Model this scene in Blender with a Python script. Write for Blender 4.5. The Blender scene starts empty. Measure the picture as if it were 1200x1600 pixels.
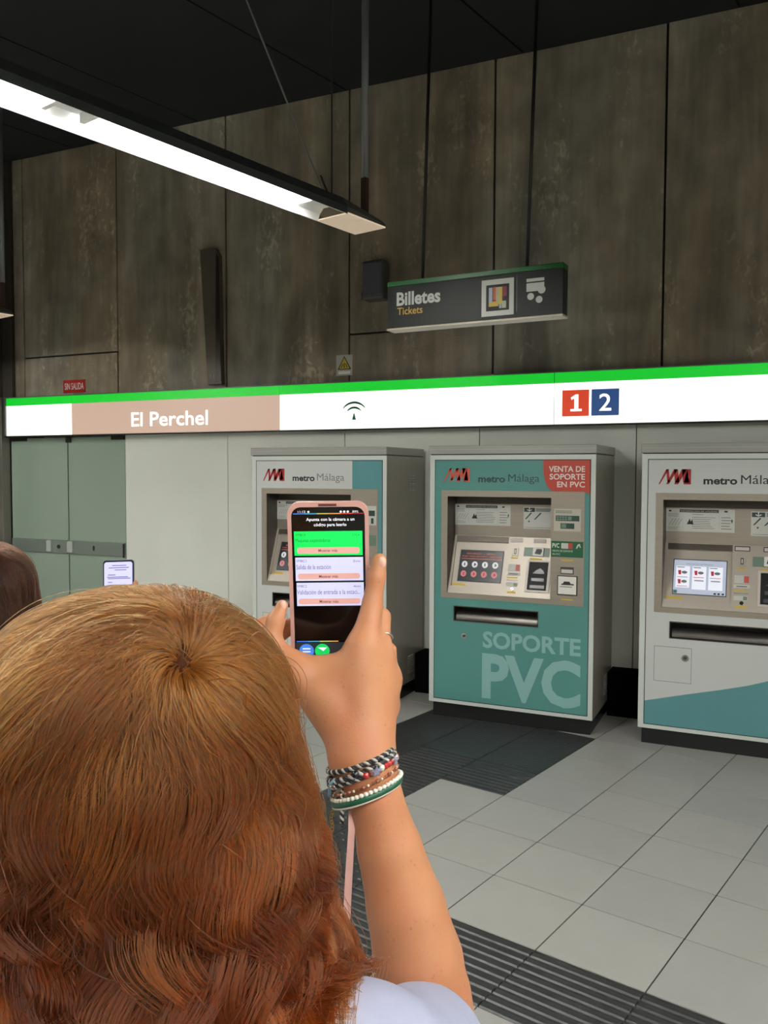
import bpy, bmesh, math, random
import numpy as np
from mathutils import Vector, Matrix

random.seed(7)
C = bpy.context.scene.collection
SC = bpy.context.scene

# ------------------------------------------------------------------ camera
PSI, PITCH, ROLL = 0.4311873, 0.0463341, 0.0035218
CAM_H = 1.71
_f = Vector((-math.sin(PSI)*math.cos(PITCH), math.cos(PSI)*math.cos(PITCH), -math.sin(PITCH)))
_r = Vector((math.cos(PSI), math.sin(PSI), 0)); _u = _r.cross(_f)
_R = _r*math.cos(ROLL) + _u*math.sin(ROLL); _U = _u*math.cos(ROLL) - _r*math.sin(ROLL)
cam_d = bpy.data.cameras.new('camera'); cam = bpy.data.objects.new('camera', cam_d); C.objects.link(cam)
M = Matrix((_R, _U, -_f)).transposed().to_4x4(); M.translation = (0, 0, CAM_H)
cam.matrix_world = M
cam_d.sensor_fit = 'HORIZONTAL'; cam_d.sensor_width = 36; cam_d.lens = 36*1308.56/1200
cam_d.clip_start = 0.02; cam_d.clip_end = 60
SC.camera = cam

# ------------------------------------------------------------------ world and exposure
w = bpy.data.worlds.new('world'); SC.world = w; w.use_nodes = True
w.node_tree.nodes['Background'].inputs[0].default_value = (1.0, 0.985, 0.95, 1)
w.node_tree.nodes['Background'].inputs[1].default_value = 0.3
SC.view_settings.view_transform = 'Standard'; SC.view_settings.look = 'None'
SC.view_settings.exposure = 0.0; SC.view_settings.gamma = 1.0; SC.view_settings.use_curve_mapping = False
SC.cycles.max_bounces = 7; SC.cycles.transparent_max_bounces = 16
TUBE = 165.0         # radiance of the fluorescent tubes

# ------------------------------------------------------------------ materials
def lin(c):
    return tuple(((v/255)/12.92 if v/255 <= .04045 else ((v/255+.055)/1.055)**2.4) for v in c)
MATS = {}
def mat(name, rgb=(128, 128, 128), rough=.5, metal=0., emit=0., spec=.5, coat=0., noise=None, bump=None, alpha=1., sss=0.):
    """plain Principled material; noise=(scale, amount, stretch xyz) varies the value, bump=(scale, distance)"""
    if name in MATS: return MATS[name]
    m = bpy.data.materials.new(name); m.use_nodes = True; MATS[name] = m
    nt = m.node_tree; b = nt.nodes['Principled BSDF']
    col = (*lin(rgb), 1)
    b.inputs['Base Color'].default_value = col; b.inputs['Roughness'].default_value = rough
    b.inputs['Metallic'].default_value = metal; b.inputs['Specular IOR Level'].default_value = spec
    b.inputs['Coat Weight'].default_value = coat; b.inputs['Alpha'].default_value = alpha
    if emit:
        b.inputs['Emission Color'].default_value = col; b.inputs['Emission Strength'].default_value = emit
        b.inputs['Base Color'].default_value = (col[0]*.3, col[1]*.3, col[2]*.3, 1)
    if sss:
        b.inputs['Subsurface Weight'].default_value = sss; b.inputs['Subsurface Radius'].default_value = (1, .35, .2)
        b.inputs['Subsurface Scale'].default_value = .006
    tc = None
    if noise or bump:
        tc = nt.nodes.new('ShaderNodeTexCoord'); mp = nt.nodes.new('ShaderNodeMapping')
        nt.links.new(tc.outputs['Object'], mp.inputs[0])
        if noise and len(noise) > 2: mp.inputs['Scale'].default_value = noise[2]
    if noise:
        n = nt.nodes.new('ShaderNodeTexNoise'); n.inputs['Scale'].default_value = noise[0]; n.inputs['Detail'].default_value = 5
        nt.links.new(mp.outputs[0], n.inputs[0])
        mr = nt.nodes.new('ShaderNodeMapRange'); mr.inputs[1].default_value = .3; mr.inputs[2].default_value = .7
        mr.inputs[3].default_value = 1-noise[1]; mr.inputs[4].default_value = 1+noise[1]
        nt.links.new(n.outputs[0], mr.inputs[0])
        mx = nt.nodes.new('ShaderNodeVectorMath'); mx.operation = 'SCALE'; mx.inputs[0].default_value = col[:3]
        nt.links.new(mr.outputs[0], mx.inputs['Scale']); nt.links.new(mx.outputs[0], b.inputs['Base Color'])
    if bump:
        n = nt.nodes.new('ShaderNodeTexNoise'); n.inputs['Scale'].default_value = bump[0]; n.inputs['Detail'].default_value = 3
        nt.links.new(mp.outputs[0], n.inputs[0])
        bm_ = nt.nodes.new('ShaderNodeBump'); bm_.inputs['Distance'].default_value = bump[1]
        nt.links.new(n.outputs[0], bm_.inputs['Height']); nt.links.new(bm_.outputs[0], b.inputs['Normal'])
    return m

def concrete():
    m = bpy.data.materials.new('stained_concrete'); m.use_nodes = True; nt = m.node_tree; b = nt.nodes['Principled BSDF']
    N = nt.nodes.new; L = nt.links.new
    g = N('ShaderNodeNewGeometry')
    def noise(scale, st, detail=6, dist=0.):
        mp = N('ShaderNodeMapping'); mp.inputs['Scale'].default_value = st; L(g.outputs['Position'], mp.inputs[0])
        n = N('ShaderNodeTexNoise'); n.inputs['Scale'].default_value = scale; n.inputs['Detail'].default_value = detail
        n.inputs['Distortion'].default_value = dist; L(mp.outputs[0], n.inputs[0]); return n.outputs[0]
    def ramp(v, lo, hi, a, c):
        r = N('ShaderNodeMapRange'); r.inputs[1].default_value = lo; r.inputs[2].default_value = hi
        r.inputs[3].default_value = a; r.inputs[4].default_value = c; L(v, r.inputs[0]); return r.outputs[0]
    def mul(a, c):
        x = N('ShaderNodeMath'); x.operation = 'MULTIPLY'; L(a, x.inputs[0]); L(c, x.inputs[1]); return x.outputs[0]
    broad = ramp(noise(1.5, (1.9, 1, .32), 4, .5), .34, .66, .72, 1.6)       # tall soft run-off stains
    mott = ramp(noise(5, (1, 1, .8), 8), .3, .7, .78, 1.22)
    streak = ramp(noise(9, (2.2, 1, .16), 6, .3), .35, .75, .9, 1.15)
    eff = ramp(mul(noise(26, (1, 1, .55), 10, .8), noise(2.2, (1.5, 1, .5), 3)), .32, .43, 1.0, 1.7)    # chalky bloom
    v = mul(mul(mul(broad, mott), streak), eff)
    tone = N('ShaderNodeMix'); tone.data_type = 'RGBA'; tone.inputs[6].default_value = (*lin((132, 120, 101)), 1); tone.inputs[7].default_value = (*lin((142, 137, 124)), 1)
    L(ramp(noise(.9, (1.3, 1, .4), 5, .6), .38, .62, 0, 1), tone.inputs[0])
    mx = N('ShaderNodeVectorMath'); mx.operation = 'SCALE'; L(tone.outputs[2], mx.inputs[0]); L(v, mx.inputs['Scale'])
    L(mx.outputs[0], b.inputs['Base Color']); b.inputs['Roughness'].default_value = .55; b.inputs['Specular IOR Level'].default_value = .35
    bp = N('ShaderNodeBump'); bp.inputs['Distance'].default_value = .0015; L(noise(60, (1, 1, 1), 4), bp.inputs['Height']); L(bp.outputs[0], b.inputs['Normal'])
    return m
CONC = concrete()
def glass_mat():
    m = bpy.data.materials.new('green_glass'); m.use_nodes = True; nt = m.node_tree; nt.nodes.clear()
    o = nt.nodes.new('ShaderNodeOutputMaterial'); t0 = nt.nodes.new('ShaderNodeBsdfTransparent'); df = nt.nodes.new('ShaderNodeBsdfDiffuse'); t = nt.nodes.new('ShaderNodeMixShader'); t.inputs[0].default_value = .72; df.inputs[0].default_value = (*lin((168, 188, 172)), 1); nt.links.new(t0.outputs[0], t.inputs[1]); nt.links.new(df.outputs[0], t.inputs[2]); g = nt.nodes.new('ShaderNodeBsdfGlossy')
    f = nt.nodes.new('ShaderNodeFresnel'); mx = nt.nodes.new('ShaderNodeMixShader')
    t0.inputs[0].default_value = (.80, .90, .84, 1); g.inputs['Roughness'].default_value = .04; f.inputs[0].default_value = 1.5
    nt.links.new(f.outputs[0], mx.inputs[0]); nt.links.new(t.outputs[0], mx.inputs[1]); nt.links.new(g.outputs[0], mx.inputs[2])
    nt.links.new(mx.outputs[0], o.inputs[0]); return m
GLASS = glass_mat()
WHITE_PANEL = mat('enamel_wall_panel', (220, 224, 214), .3, spec=.4, noise=(2, .03))
BLACK = mat('black_plinth', (14, 15, 15), .35)
DARK = mat('near_black', (10, 10, 10), .6)  # plain near-black for gaps, tray lining, ceiling backing and sign square
CEIL = mat('ceiling_black', (22, 25, 29), .8, noise=(.6, .25))
ALU = mat('grey_paint_metal', (166, 167, 160), .38, metal=.25, noise=(3, .03))
LIDM = mat('grey_lid', (156, 157, 150), .4, metal=.2)
SIDEM = mat('side_metal', (164, 160, 149), .3, metal=.3, noise=(1.5, .04))
FRAMEM = mat('pale_frame', (204, 211, 205), .35, metal=.1)
TEAL = mat('teal_print', (80, 138, 132), .32, noise=(1.5, .03))
TEAL2 = mat('teal_print_blue', (84, 138, 142), .35)
WPRINT = mat('white_print', (196, 200, 197), .34)
STEEL = mat('brushed_steel', (160, 151, 138), .42, metal=.5, noise=(4, .05, (1, 1, 30)))
STEELL = mat('light_steel', (178, 170, 158), .38, metal=.35)
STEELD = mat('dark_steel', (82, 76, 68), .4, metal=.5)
CHROME = mat('chrome', (200, 200, 196), .15, metal=1.)
PAPER = mat('paper', (196, 198, 192), .6)
PAPERP = mat('paper_pinkish', (205, 196, 190), .6)
INK = mat('black_ink', (28, 30, 30), .5)
INKG = mat('grey_ink', (120, 124, 122), .5)
INKD = mat('dark_teal_ink', (36, 62, 62), .5)
RED = mat('red_print', (182, 62, 46), .4)
REDD = mat('logo_red', (158, 34, 32), .4)
REDO = mat('logo_orange_red', (196, 78, 60), .4)
YEL = mat('yellow_label', (205, 172, 62), .5)
GRN = mat('green_label', (18, 84, 52), .4)
GRND = mat('green_label_dark', (28, 62, 50), .45)
GREYGRN = mat('grey_green_plate', (104, 128, 112), .4)
PALE = mat('pale_teal_lettering', (134, 178, 174), .4)
WHITE = mat('white_lettering', (226, 226, 218), .5)
SCRD = mat('screen_dark', (34, 38, 46), .25, emit=.55)
SCRW = mat('screen_pale', (178, 186, 204), .3, emit=.8)
BRONZE = mat('dark_bronze_metal', (52, 47, 40), .4, metal=.5)

# ------------------------------------------------------------------ mesh helpers
class MB:
    def __init__(s): s.v = []; s.f = []; s.mi = []
    def add(s, vs, fs, m=0):
        o = len(s.v); s.v += [tuple(p) for p in vs]; s.f += [tuple(i+o for i in f) for f in fs]; s.mi += [m]*len(fs); return s
    def box(s, x0, x1, y0, y1, z0, z1, m=0):
        v = [(x, y, z) for z in (z0, z1) for y in (y0, y1) for x in (x0, x1)]
        return s.add(v, [(0, 2, 3, 1), (4, 5, 7, 6), (0, 1, 5, 4), (2, 6, 7, 3), (0, 4, 6, 2), (1, 3, 7, 5)], m)
    def prism(s, poly, fr, d0, d1, m=0):
        """poly of (u, v) in frame fr, extruded from depth d0 (back) to d1 (front) along its normal"""
        n = len(poly); vs = [fr(u, v, d0) for u, v in poly] + [fr(u, v, d1) for u, v in poly]
        fs = [tuple(range(n))[::-1], tuple(range(n, 2*n))] + [(i, (i+1) % n, n+(i+1) % n, n+i) for i in range(n)]
        return s.add(vs, fs, m)
    def rect(s, fr, u0, u1, v0, v1, d0, d1, m=0):
        return s.prism([(u0, v0), (u1, v0), (u1, v1), (u0, v1)], fr, d0, d1, m)
    def disc(s, fr, u, v, r, d0, d1, m=0, n=20, r2=None):
        return s.prism([(u+r*math.cos(a*2*math.pi/n), v+(r2 or r)*math.sin(a*2*math.pi/n)) for a in range(n)], fr, d0, d1, m)
    def ring(s, fr, u0, u1, v0, v1, U0, U1, V0, V1, d0, d1, m=0):
        """rectangular frame: outer u/v, inner U/V"""
        o = [(u0, v0), (u1, v0), (u1, v1), (u0, v1)]; i = [(U0, V0), (U1, V0), (U1, V1), (U0, V1)]
        vs = [fr(*p, d) for d in (d0, d1) for p in o+i]; fs = []
        for k in range(4):
            j = (k+1) % 4
            fs += [(8+k, 8+j, 12+j, 12+k), (4+k, 4+j, j, k), (k, j, 8+j, 8+k), (12+k, 12+j, 4+j, 4+k)]
        return s.add(vs, fs, m)
    def tube(s, pts, r, n=8, m=0, cap=True, closed=False):
        P = [Vector(p) for p in pts]; R = r if hasattr(r, '__len__') else [r]*len(P); N = len(P)
        up = None; vs = []
        for i, p in enumerate(P):
            a = P[(i-1) % N] if (closed or i) else p; b = P[(i+1) % N] if (closed or i < N-1) else p
            t = (b-a).normalized()
            if up is None: up = t.orthogonal().normalized()
            up = (up-t*up.dot(t)).normalized(); q = t.cross(up)
            vs += [p+(up*math.cos(k*2*math.pi/n)+q*math.sin(k*2*math.pi/n))*R[i] for k in range(n)]
        fs = []
        for i in range(N if closed else N-1):
            for k in range(n):
                a = i*n+k; b = i*n+(k+1) % n; c = ((i+1) % N)*n+(k+1) % n; d = ((i+1) % N)*n+k; fs.append((a, b, c, d))
        if cap and not closed: fs += [tuple(range(n))[::-1], tuple(range((N-1)*n, N*n))]
        return s.add(vs, fs, m)
    def ball(s, c, r, n=8, m=0, sc=(1, 1, 1)):
        vs = [(c[0], c[1], c[2]+r*sc[2])]; k = n//2
        for i in range(1, k):
            a = math.pi*i/k
            vs += [(c[0]+r*sc[0]*math.sin(a)*math.cos(2*math.pi*j/n), c[1]+r*sc[1]*math.sin(a)*math.sin(2*math.pi*j/n), c[2]+r*sc[2]*math.cos(a)) for j in range(n)]
        vs.append((c[0], c[1], c[2]-r*sc[2])); fs = [(0, 1+j, 1+(j+1) % n) for j in range(n)]
        for i in range(k-2):
            fs += [(1+i*n+j, 1+(i+1)*n+j, 1+(i+1)*n+(j+1) % n, 1+i*n+(j+1) % n) for j in range(n)]
        e = len(vs)-1; fs += [(e, 1+(k-2)*n+(j+1) % n, 1+(k-2)*n+j) for j in range(n)]
        return s.add(vs, fs, m)
    def build(s, name, mats, parent=None, smooth=False, bevel=0., kind=None, label=None):
        me = bpy.data.meshes.new(name); me.from_pydata(s.v, [], s.f)
        if not isinstance(mats, (list, tuple)): mats = [mats]
        for m in mats: me.materials.append(m)
        if len(mats) > 1: me.polygons.foreach_set('material_index', s.mi)
        bm = bmesh.new(); bm.from_mesh(me); bmesh.ops.recalc_face_normals(bm, faces=bm.faces); bm.to_mesh(me); bm.free()
        if smooth: me.polygons.foreach_set('use_smooth', [True]*len(me.polygons))
        o = bpy.data.objects.new(name, me); C.objects.link(o)
        if parent: o.parent = parent
        if bevel:
            b = o.modifiers.new('b', 'BEVEL'); b.width = bevel; b.segments = 2; b.limit_method = 'ANGLE'; b.harden_normals = False
        if kind: o['kind'] = kind
        if label: o['label'] = label
        return o

def thing(name, label, cat, loc=(0, 0, 0), rz=0., group=None):
    o = bpy.data.objects.new(name, None); C.objects.link(o); o.location = loc; o.rotation_euler = (0, 0, rz)
    o.empty_display_size = .1
    o['label'] = label; o['category'] = cat
    if group: o['group'] = group
    return o
def tag(o, label, cat, group=None):
    o['label'] = label; o['category'] = cat
    if group: o['group'] = group
    return o
def XZ(y, ox=0., oz=0.):                       # upright frame facing -y; depth grows towards the viewer
    return lambda u, v, d=0.: (ox+u, y-d, oz+v)
def frame3(o, ux, uy):
    o = Vector(o); ux = Vector(ux).normalized(); uy = Vector(uy).normalized(); n = ux.cross(uy)
    return lambda u, v, d=0.: tuple(o+ux*u+uy*v+n*d)

_tcache = {}
def text(s, fr, u0, u1, v0, v1, m, parent, d=.0008, bold=0., name='lettering', thick=.0006, shear=0., label=None):
    """flat lettering fitted into the box u0..u1, v0..v1 of a frame"""
    key = (s, bold, shear)
    if key not in _tcache:
        cu = bpy.data.curves.new('t', 'FONT'); cu.body = s; cu.size = 1; cu.offset = bold; cu.resolution_u = 3; cu.shear = shear
        cu.align_x = 'CENTER'
        ob = bpy.data.objects.new('t', cu); C.objects.link(ob)
        dg = bpy.context.evaluated_depsgraph_get(); me = bpy.data.meshes.new_from_object(ob.evaluated_get(dg))
        vs = np.empty(len(me.vertices)*3, 'f'); me.vertices.foreach_get('co', vs); vs = vs.reshape(-1, 3)
        fs = [tuple(p.vertices) for p in me.polygons]
        bpy.data.objects.remove(ob); bpy.data.curves.remove(cu); bpy.data.meshes.remove(me)
        lo = vs.min(0); hi = vs.max(0); _tcache[key] = ((vs-lo)/np.maximum(hi-lo, 1e-6), fs)
    vs, fs = _tcache[key]
    b = MB(); b.add([fr(u0+p[0]*(u1-u0), v0+p[1]*(v1-v0), d+thick) for p in vs], fs)
    me = bpy.data.meshes.new(name); me.from_pydata(b.v, [], b.f); me.materials.append(m)
    o = bpy.data.objects.new(name, me); C.objects.link(o); o.parent = parent
    if label: o['label'] = label
    return o

# ------------------------------------------------------------------ setting
GA = -0.2206002                       # the floor grid and the lamps are turned against the ticket wall
CA, SA = math.cos(GA), math.sin(GA)
def grid(a, b, z=0.): return (a*CA-b*SA, a*SA+b*CA, z)
WY = 6.2                              # wall plane
CZ = 4.82

def struct(name, mb, m, parent=None, **k):
    o = mb.build(name, m, parent, **k)
    if not parent: o['kind'] = 'structure'
    return o

wall = struct('wall_back', MB().box(-5.53, 6.0, WY+.03, WY+.3, 0, CZ).box(-7.1, -5.53, WY+.55, WY+.8, 0, CZ).box(-7.1, -5.53, WY+.03, WY+.55, 2.09, CZ), mat('wall_backing', (38, 35, 31), .8))
seams = [-8.07, -6.839, -5.628, -4.393, -3.173, -1.943, -.708, .52, 1.75, 2.98, 4.2, 5.4]
G = .008
for i in range(len(seams)-1):
    x0, x1 = max(seams[i], -6.98)+G, seams[i+1]-G
    split = i in (1, 4, 8)
    for (z0, z1) in (((2.40, 2.842), (2.858, CZ)) if split else ((2.40, CZ),)):
        MB().box(x0, x1, WY+random.uniform(-.003, .003), WY+.03, z0, z1).build('concrete_panel', CONC, wall, bevel=.003)
for i in range(10):
    x0 = -5.555+i*1.171
    MB().box(x0+.003, x0+1.168, WY, WY+.03, .02, 2.12).build('wall_panel', WHITE_PANEL, wall, bevel=.002)
for k, (x0, x1) in enumerate([(-5.55, -3.629), (-2.485, -2.155), (-1.012, -.730), (.414, 5.8)]):
    struct('baseboard_back', MB().box(x0, x1, 5.99, WY-.001, 0, .308), mat('matt_black_base', (5, 5, 5), .9, spec=.05), bevel=.002)
# vestibule behind the glass doors
struct('wall_left', MB().box(-7.9, -7.12, 5.8, 7.0, 0, CZ).box(-7.12, -6.985, 6.17, 6.75, 2.46, CZ), mat('dark_left_pier', (60, 55, 47), .5, noise=(2, .15)), bevel=.004)
struct('trim_1', MB().box(-7.118, -7.065, 6.10, 6.2, 0, 2.46), mat('pier_edge', (120, 118, 108), .4, metal=.4), bevel=.003)
struct('wall_vestibule', MB().box(-7.12, -5.53, 6.70, 6.745, 0, 2.09), mat('vestibule_wall', (150, 168, 156), .6, noise=(1.2, .12)))

# the rest of the hall: pale walls behind and beside the camera
HALL = mat('pale_hall_wall', (228, 226, 218), .6, noise=(.8, .04))
struct('wall_far_left', MB().box(-11.3, -11.1, -6.4, 7.0, 0, CZ), HALL)
struct('wall_right', MB().box(6.6, 6.8, -6.4, 6.5, 0, CZ), HALL)
struct('wall_front', MB().box(-11.3, 6.8, -6.6, -6.4, 0, CZ), HALL)
struct('wall_return', MB().box(-11.1, -7.9, 6.6, 6.8, 0, CZ), HALL)
# ceiling of long dark boards
ceil = struct('ceiling', MB().add([grid(-12, -8, CZ+.03), grid(9, -8, CZ+.03), grid(9, 9, CZ+.03), grid(-12, 9, CZ+.03)] + [grid(-12, -8, CZ+.2), grid(9, -8, CZ+.2), grid(9, 9, CZ+.2), grid(-12, 9, CZ+.2)], [(0, 1, 2, 3), (7, 6, 5, 4), (0, 4, 5, 1), (1, 5, 6, 2), (2, 6, 7, 3), (3, 7, 4, 0)]), DARK)
def clipy(a, lim):         # the largest b of the grid that stays in front of y = lim
    return (lim-a*SA)/CA
for k in range(11):
    a0 = -10.23+k*1.44; a1 = a0+1.425
    pts = [grid(a0, -7.5), grid(a1, -7.5), grid(a1, clipy(a1, WY-.002)), grid(a0, clipy(a0, WY-.002))]
    MB().prism([(p[0], p[1]) for p in pts], lambda u, v, d: (u, v, d), CZ, CZ+.029).build('ceiling_panel', CEIL, ceil)

# floor tiles
TP = .402; A0, B0 = -2.147, 2.665
GROUT = mat('dark_grout', (30, 30, 28), .9)
TILE = mat('pale_porcelain_tile', (162, 163, 157), .42, spec=.4, noise=(3, .05), bump=(180, .0004))
TILE2 = mat('pale_porcelain_tile_grey', (158, 159, 155), .42, spec=.4, noise=(3, .05), bump=(180, .0004))
TDARK = mat('charcoal_tile', (40, 42, 43), .42, noise=(8, .12))
floor = struct('floor', MB().box(-11.2, 7, -6.5, 7.2, -.2, -.0035), GROUT)
g_ = .0028
def m_plain(dark):
    b = MB().box(g_, TP-g_, g_, TP-g_, -.012, 0); return b
def m_ribs():
    b = MB(); n = 9; prof = [(g_, -.012)]
    for i in range(n):
        c = g_+(TP-2*g_)*(i+.5)/n; w_ = (TP-2*g_)/n
        prof += [(c-w_*.46, -.0035), (c-w_*.32, .001), (c+w_*.16, .001), (c+w_*.30, -.0035)]
    prof += [(TP-g_, -.0035), (TP-g_, -.012)]
    k = len(prof); vs = [(g_, p, z) for p, z in prof]+[(TP-g_, p, z) for p, z in prof]
    b.add(vs, [tuple(range(k)), tuple(range(2*k-1, k-1, -1))]+[(i, k+i, k+i+1, i+1) for i in range(k-1)]+[(k-1, 2*k-1, k, 0)]); return b
def m_fine():
    b = MB().box(g_, TP-g_, g_, TP-g_, -.012, -.001)
    for i in range(12):
        y = .02+i*.033; b.box(g_+.004, TP-g_-.004, y, y+.016, -.001, .0006)
    return b
def m_dots():
    b = MB().box(g_, TP-g_, g_, TP-g_, -.012, -.0005)
    for i in range(8):
        for j in range(8):
            x, y = .026+i*.05, .026+j*.05
            b.add([(x-.011, y-.011, -.0005), (x+.011, y-.011, -.0005), (x+.011, y+.011, -.0005), (x-.011, y+.011, -.0005), (x-.005, y-.005, .004), (x+.005, y-.005, .004), (x+.005, y+.005, .004), (x-.005, y+.005, .004)],
                  [(4, 5, 6, 7), (0, 1, 5, 4), (1, 2, 6, 5), (2, 3, 7, 6), (3, 0, 4, 7)])
    return b
protos = {}
for nm, b, mt in (('plain', m_plain(0), TILE), ('plain2', m_plain(0), TILE2), ('ribs', m_ribs(), TDARK), ('fine', m_fine(), TDARK), ('dots', m_dots(), TDARK)):
    o = b.build('floor_tile', mt); protos[nm] = o.data; protos[nm+'_mb'] = b; bpy.data.objects.remove(o)
def tile_kind(i, j):
    """i counts columns right of a = -2.147, j rows beyond b = 2.665"""
    if j == -1 and i >= -2: return 'ribs'
    if i == -2 and -1 <= j <= 2: return 'dots' if j in (0, 1) else 'ribs'
    if i == -1 and j == 0: return 'dots'
    if -3 <= i <= -1 and 3 <= j <= 5: return 'fine' if j > 3 or i == -3 else 'ribs'
    if i == -2 and j > 5: return 'fine'
    return 'plain' if (i*7+j*13) % 3 else 'plain2'
far = {'plain': MB(), 'ribs': MB()}; nt_ = 0
for i in range(-24, 19):
    for j in range(-20, 11):
        k = tile_kind(i, j); a, b = A0+i*TP, B0+j*TP
        x, y, _ = grid(a+TP/2, b+TP/2)
        if y > (WY+.1 if x > -7.9 else 6.5) or x < -11 or x > 6.5 or y < -6.3: continue
        seen = -4 <= i <= 8 and -2 <= j <= 10 and y > 1.9
        if seen:
            o = bpy.data.objects.new('floor_tile', protos[k]); C.objects.link(o); o.parent = floor
            o.location = (*grid(a, b)[:2], random.uniform(-.0003, .0003)); o.rotation_euler = (0, 0, GA); nt_ += 1
            if k not in ('plain', 'plain2'): o['label'] = {'ribs': 'charcoal floor tile with ribs', 'fine': 'charcoal floor tile with fine grooves', 'dots': 'charcoal floor tile with raised dots'}[k]
        else:
            q = 'ribs' if k in ('ribs', 'dots', 'fine') else 'plain'; src = protos[q+'_mb']
            far[q].add([(v[0]*CA-v[1]*SA+grid(a, b)[0], v[0]*SA+v[1]*CA+grid(a, b)[1], v[2]) for v in src.v], src.f)
far['plain'].build('floor_tiles', TILE, floor, kind='stuff'); far['ribs'].build('ribbed_floor_tiles', TDARK, floor, kind='stuff')
print('tiles', nt_)

# glass doors under the station name
for k, (x0, x1, lab) in enumerate([(-7.05, -6.29, 'left'), (-6.275, -5.56, 'right')]):
    d = struct('door_%d' % (k+1), MB().box(x0, x1, 6.205, 6.215, .02, 2.05), GLASS)
    F = XZ(6.205)
    xs = (x0, x0+.22) if k == 0 else (x1-.16, x1)
    MB().box(*xs, 6.19, 6.225, 2.02, 2.068).build('patch_fitting', BRONZE, d, bevel=.003)
    if k: MB().box(x0-.02, x0+.04, 6.185, 6.23, 2.0, 2.068).build('patch_fitting', BRONZE, d, bevel=.003)
    rl = MB().box(x0+.01, x1-.004, 6.185, 6.204, .905, 1.035).build('lock_rail', mat('rail_metal', (128, 138, 130), .4, metal=.4), d, bevel=.003)
    if k:
        MB().disc(XZ(6.185), x0+.33, .972, .012, 0, .003, r2=.026).build('keyhole', BLACK, rl)
        MB().box(x0-.0, x0+.07, 6.165, 6.19, .918, 1.03).build('lock_case', mat('lock_case', (172, 178, 170), .35, metal=.3), rl, bevel=.004)
        MB().box(x1-.02, x1, 6.18, 6.185, .895, 1.03).build('rail_end', BLACK, rl)
    else:
        MB().box(x1-.26, x1-.20, 6.165, 6.19, .918, 1.03).build('lock_case', mat('lock_case', (172, 178, 170)), rl, bevel=.004)
        MB().disc(XZ(6.185), x1-.11, .97, .02, 0, .006).build('lock_cylinder', BRONZE, rl)

# ------------------------------------------------------------------ illuminated band
LB = thing('lightbox_sign', 'long glowing white lightbox with a green stripe above the ticket machines', 'sign', (-6.995, 6.1, 2.07))
LM = mat('lightbox_white', (252, 253, 246), .4, emit=1.35)
LG = mat('lightbox_green', (18, 205, 48), .4, emit=.85)
LBR = mat('lightbox_beige', (216, 184, 164), .4, emit=.72)
F = XZ(0, 0, 0)
MB().box(0, 11.0, .012, .088, 0, .375).build('housing', mat('lightbox_housing', (60, 62, 60), .4, metal=.5), LB)
MB().box(-.02, 11.0, -.012, .012, -.014, 0).build('bottom_rail', mat('rail_dark', (44, 42, 38), .4, metal=.6), LB, bevel=.002)
MB().box(-.02, 11.0, -.012, .012, .375, .384).build('top_rail', mat('rail_top', (120, 124, 118), .4, metal=.6), LB, bevel=.002)
MB().box(-.02, 0, -.012, .088, 0, .375).build('end_cap', mat('rail_top', (120, 124, 118)), LB)
js = [0, .872, 3.213, 5.551, 7.886, 10.2, 11.0]
for k in range(6):
    x0, x1 = js[k]+.003, js[k+1]-.003
    MB().box(x0, x1, 0, .011, 0, .2985).build('light_panel', LBR if k == 1 else LM, LB, label='beige station name panel' if k == 1 else None)
    MB().box(x0, x1, 0, .011, .3005, .375).build('green_stripe', LG, LB)
text('El Perchel', F, 1.607, 2.472, .062, .192, mat('white_letters_lit', (255, 255, 252), .4, emit=1.3), LB, bold=.012, label='white station name lettering')
emb = mat('andalusian_green_print', (20, 110, 66), .5)
b = MB()
for (r0, r1, a0, a1) in ((.103, .121, 36, 144), (.062, .080, 38, 142)):
    n = 14
    for i in range(n):
        t0 = math.radians(a0+(a1-a0)*i/n); t1 = math.radians(a0+(a1-a0)*(i+1)/n); cx, cz = 3.918, .1
        k0 = 1-.7*abs(2*i/n-1)**2; k1 = 1-.7*abs(2*(i+1)/n-1)**2
        q0 = r0+(r1-r0)*(1-k0)*.5; Q0 = r1-(r1-r0)*(1-k0)*.5; q1 = r0+(r1-r0)*(1-k1)*.5; Q1 = r1-(r1-r0)*(1-k1)*.5
        b.prism([(cx+q0*math.cos(t0)*1.1, cz+q0*math.sin(t0)), (cx+Q0*math.cos(t0)*1.1, cz+Q0*math.sin(t0)), (cx+Q1*math.cos(t1)*1.1, cz+Q1*math.sin(t1)), (cx+q1*math.cos(t1)*1.1, cz+q1*math.sin(t1))], F, 0, .0012)
b.prism([(3.90, .072), (3.936, .072), (3.921, .125), (3.915, .125)], F, 0, .0012)
b.build('green_arch_emblem', emb, LB)
for (x0, x1, ch, rgb) in ((5.612, 5.805, '1', (226, 66, 24)), (5.822, 6.015, '2', (28, 72, 132))):
    p = MB().rect(F, x0, x1, .056, .245, 0, .0015).build('line_number_square', mat('line_'+ch, rgb, .4, emit=.75), LB, label=('orange red square' if ch == '1' else 'blue square')+' with white number '+ch)
    if ch == '1':
        MB().prism([(x0+.060, .092), (x0+.142, .092), (x0+.142, .108), (x0+.117, .108), (x0+.117, .212), (x0+.096, .212), (x0+.062, .190), (x0+.068, .174), (x0+.088, .184), (x0+.088, .108), (x0+.060, .108)], F, .0016, .0024).build('lettering', mat('white_letters_lit'), p)
    else: text(ch, F, x0+.055, x0+.14, .09, .212, mat('white_letters_lit'), p, d=.0016, bold=.008)

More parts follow.
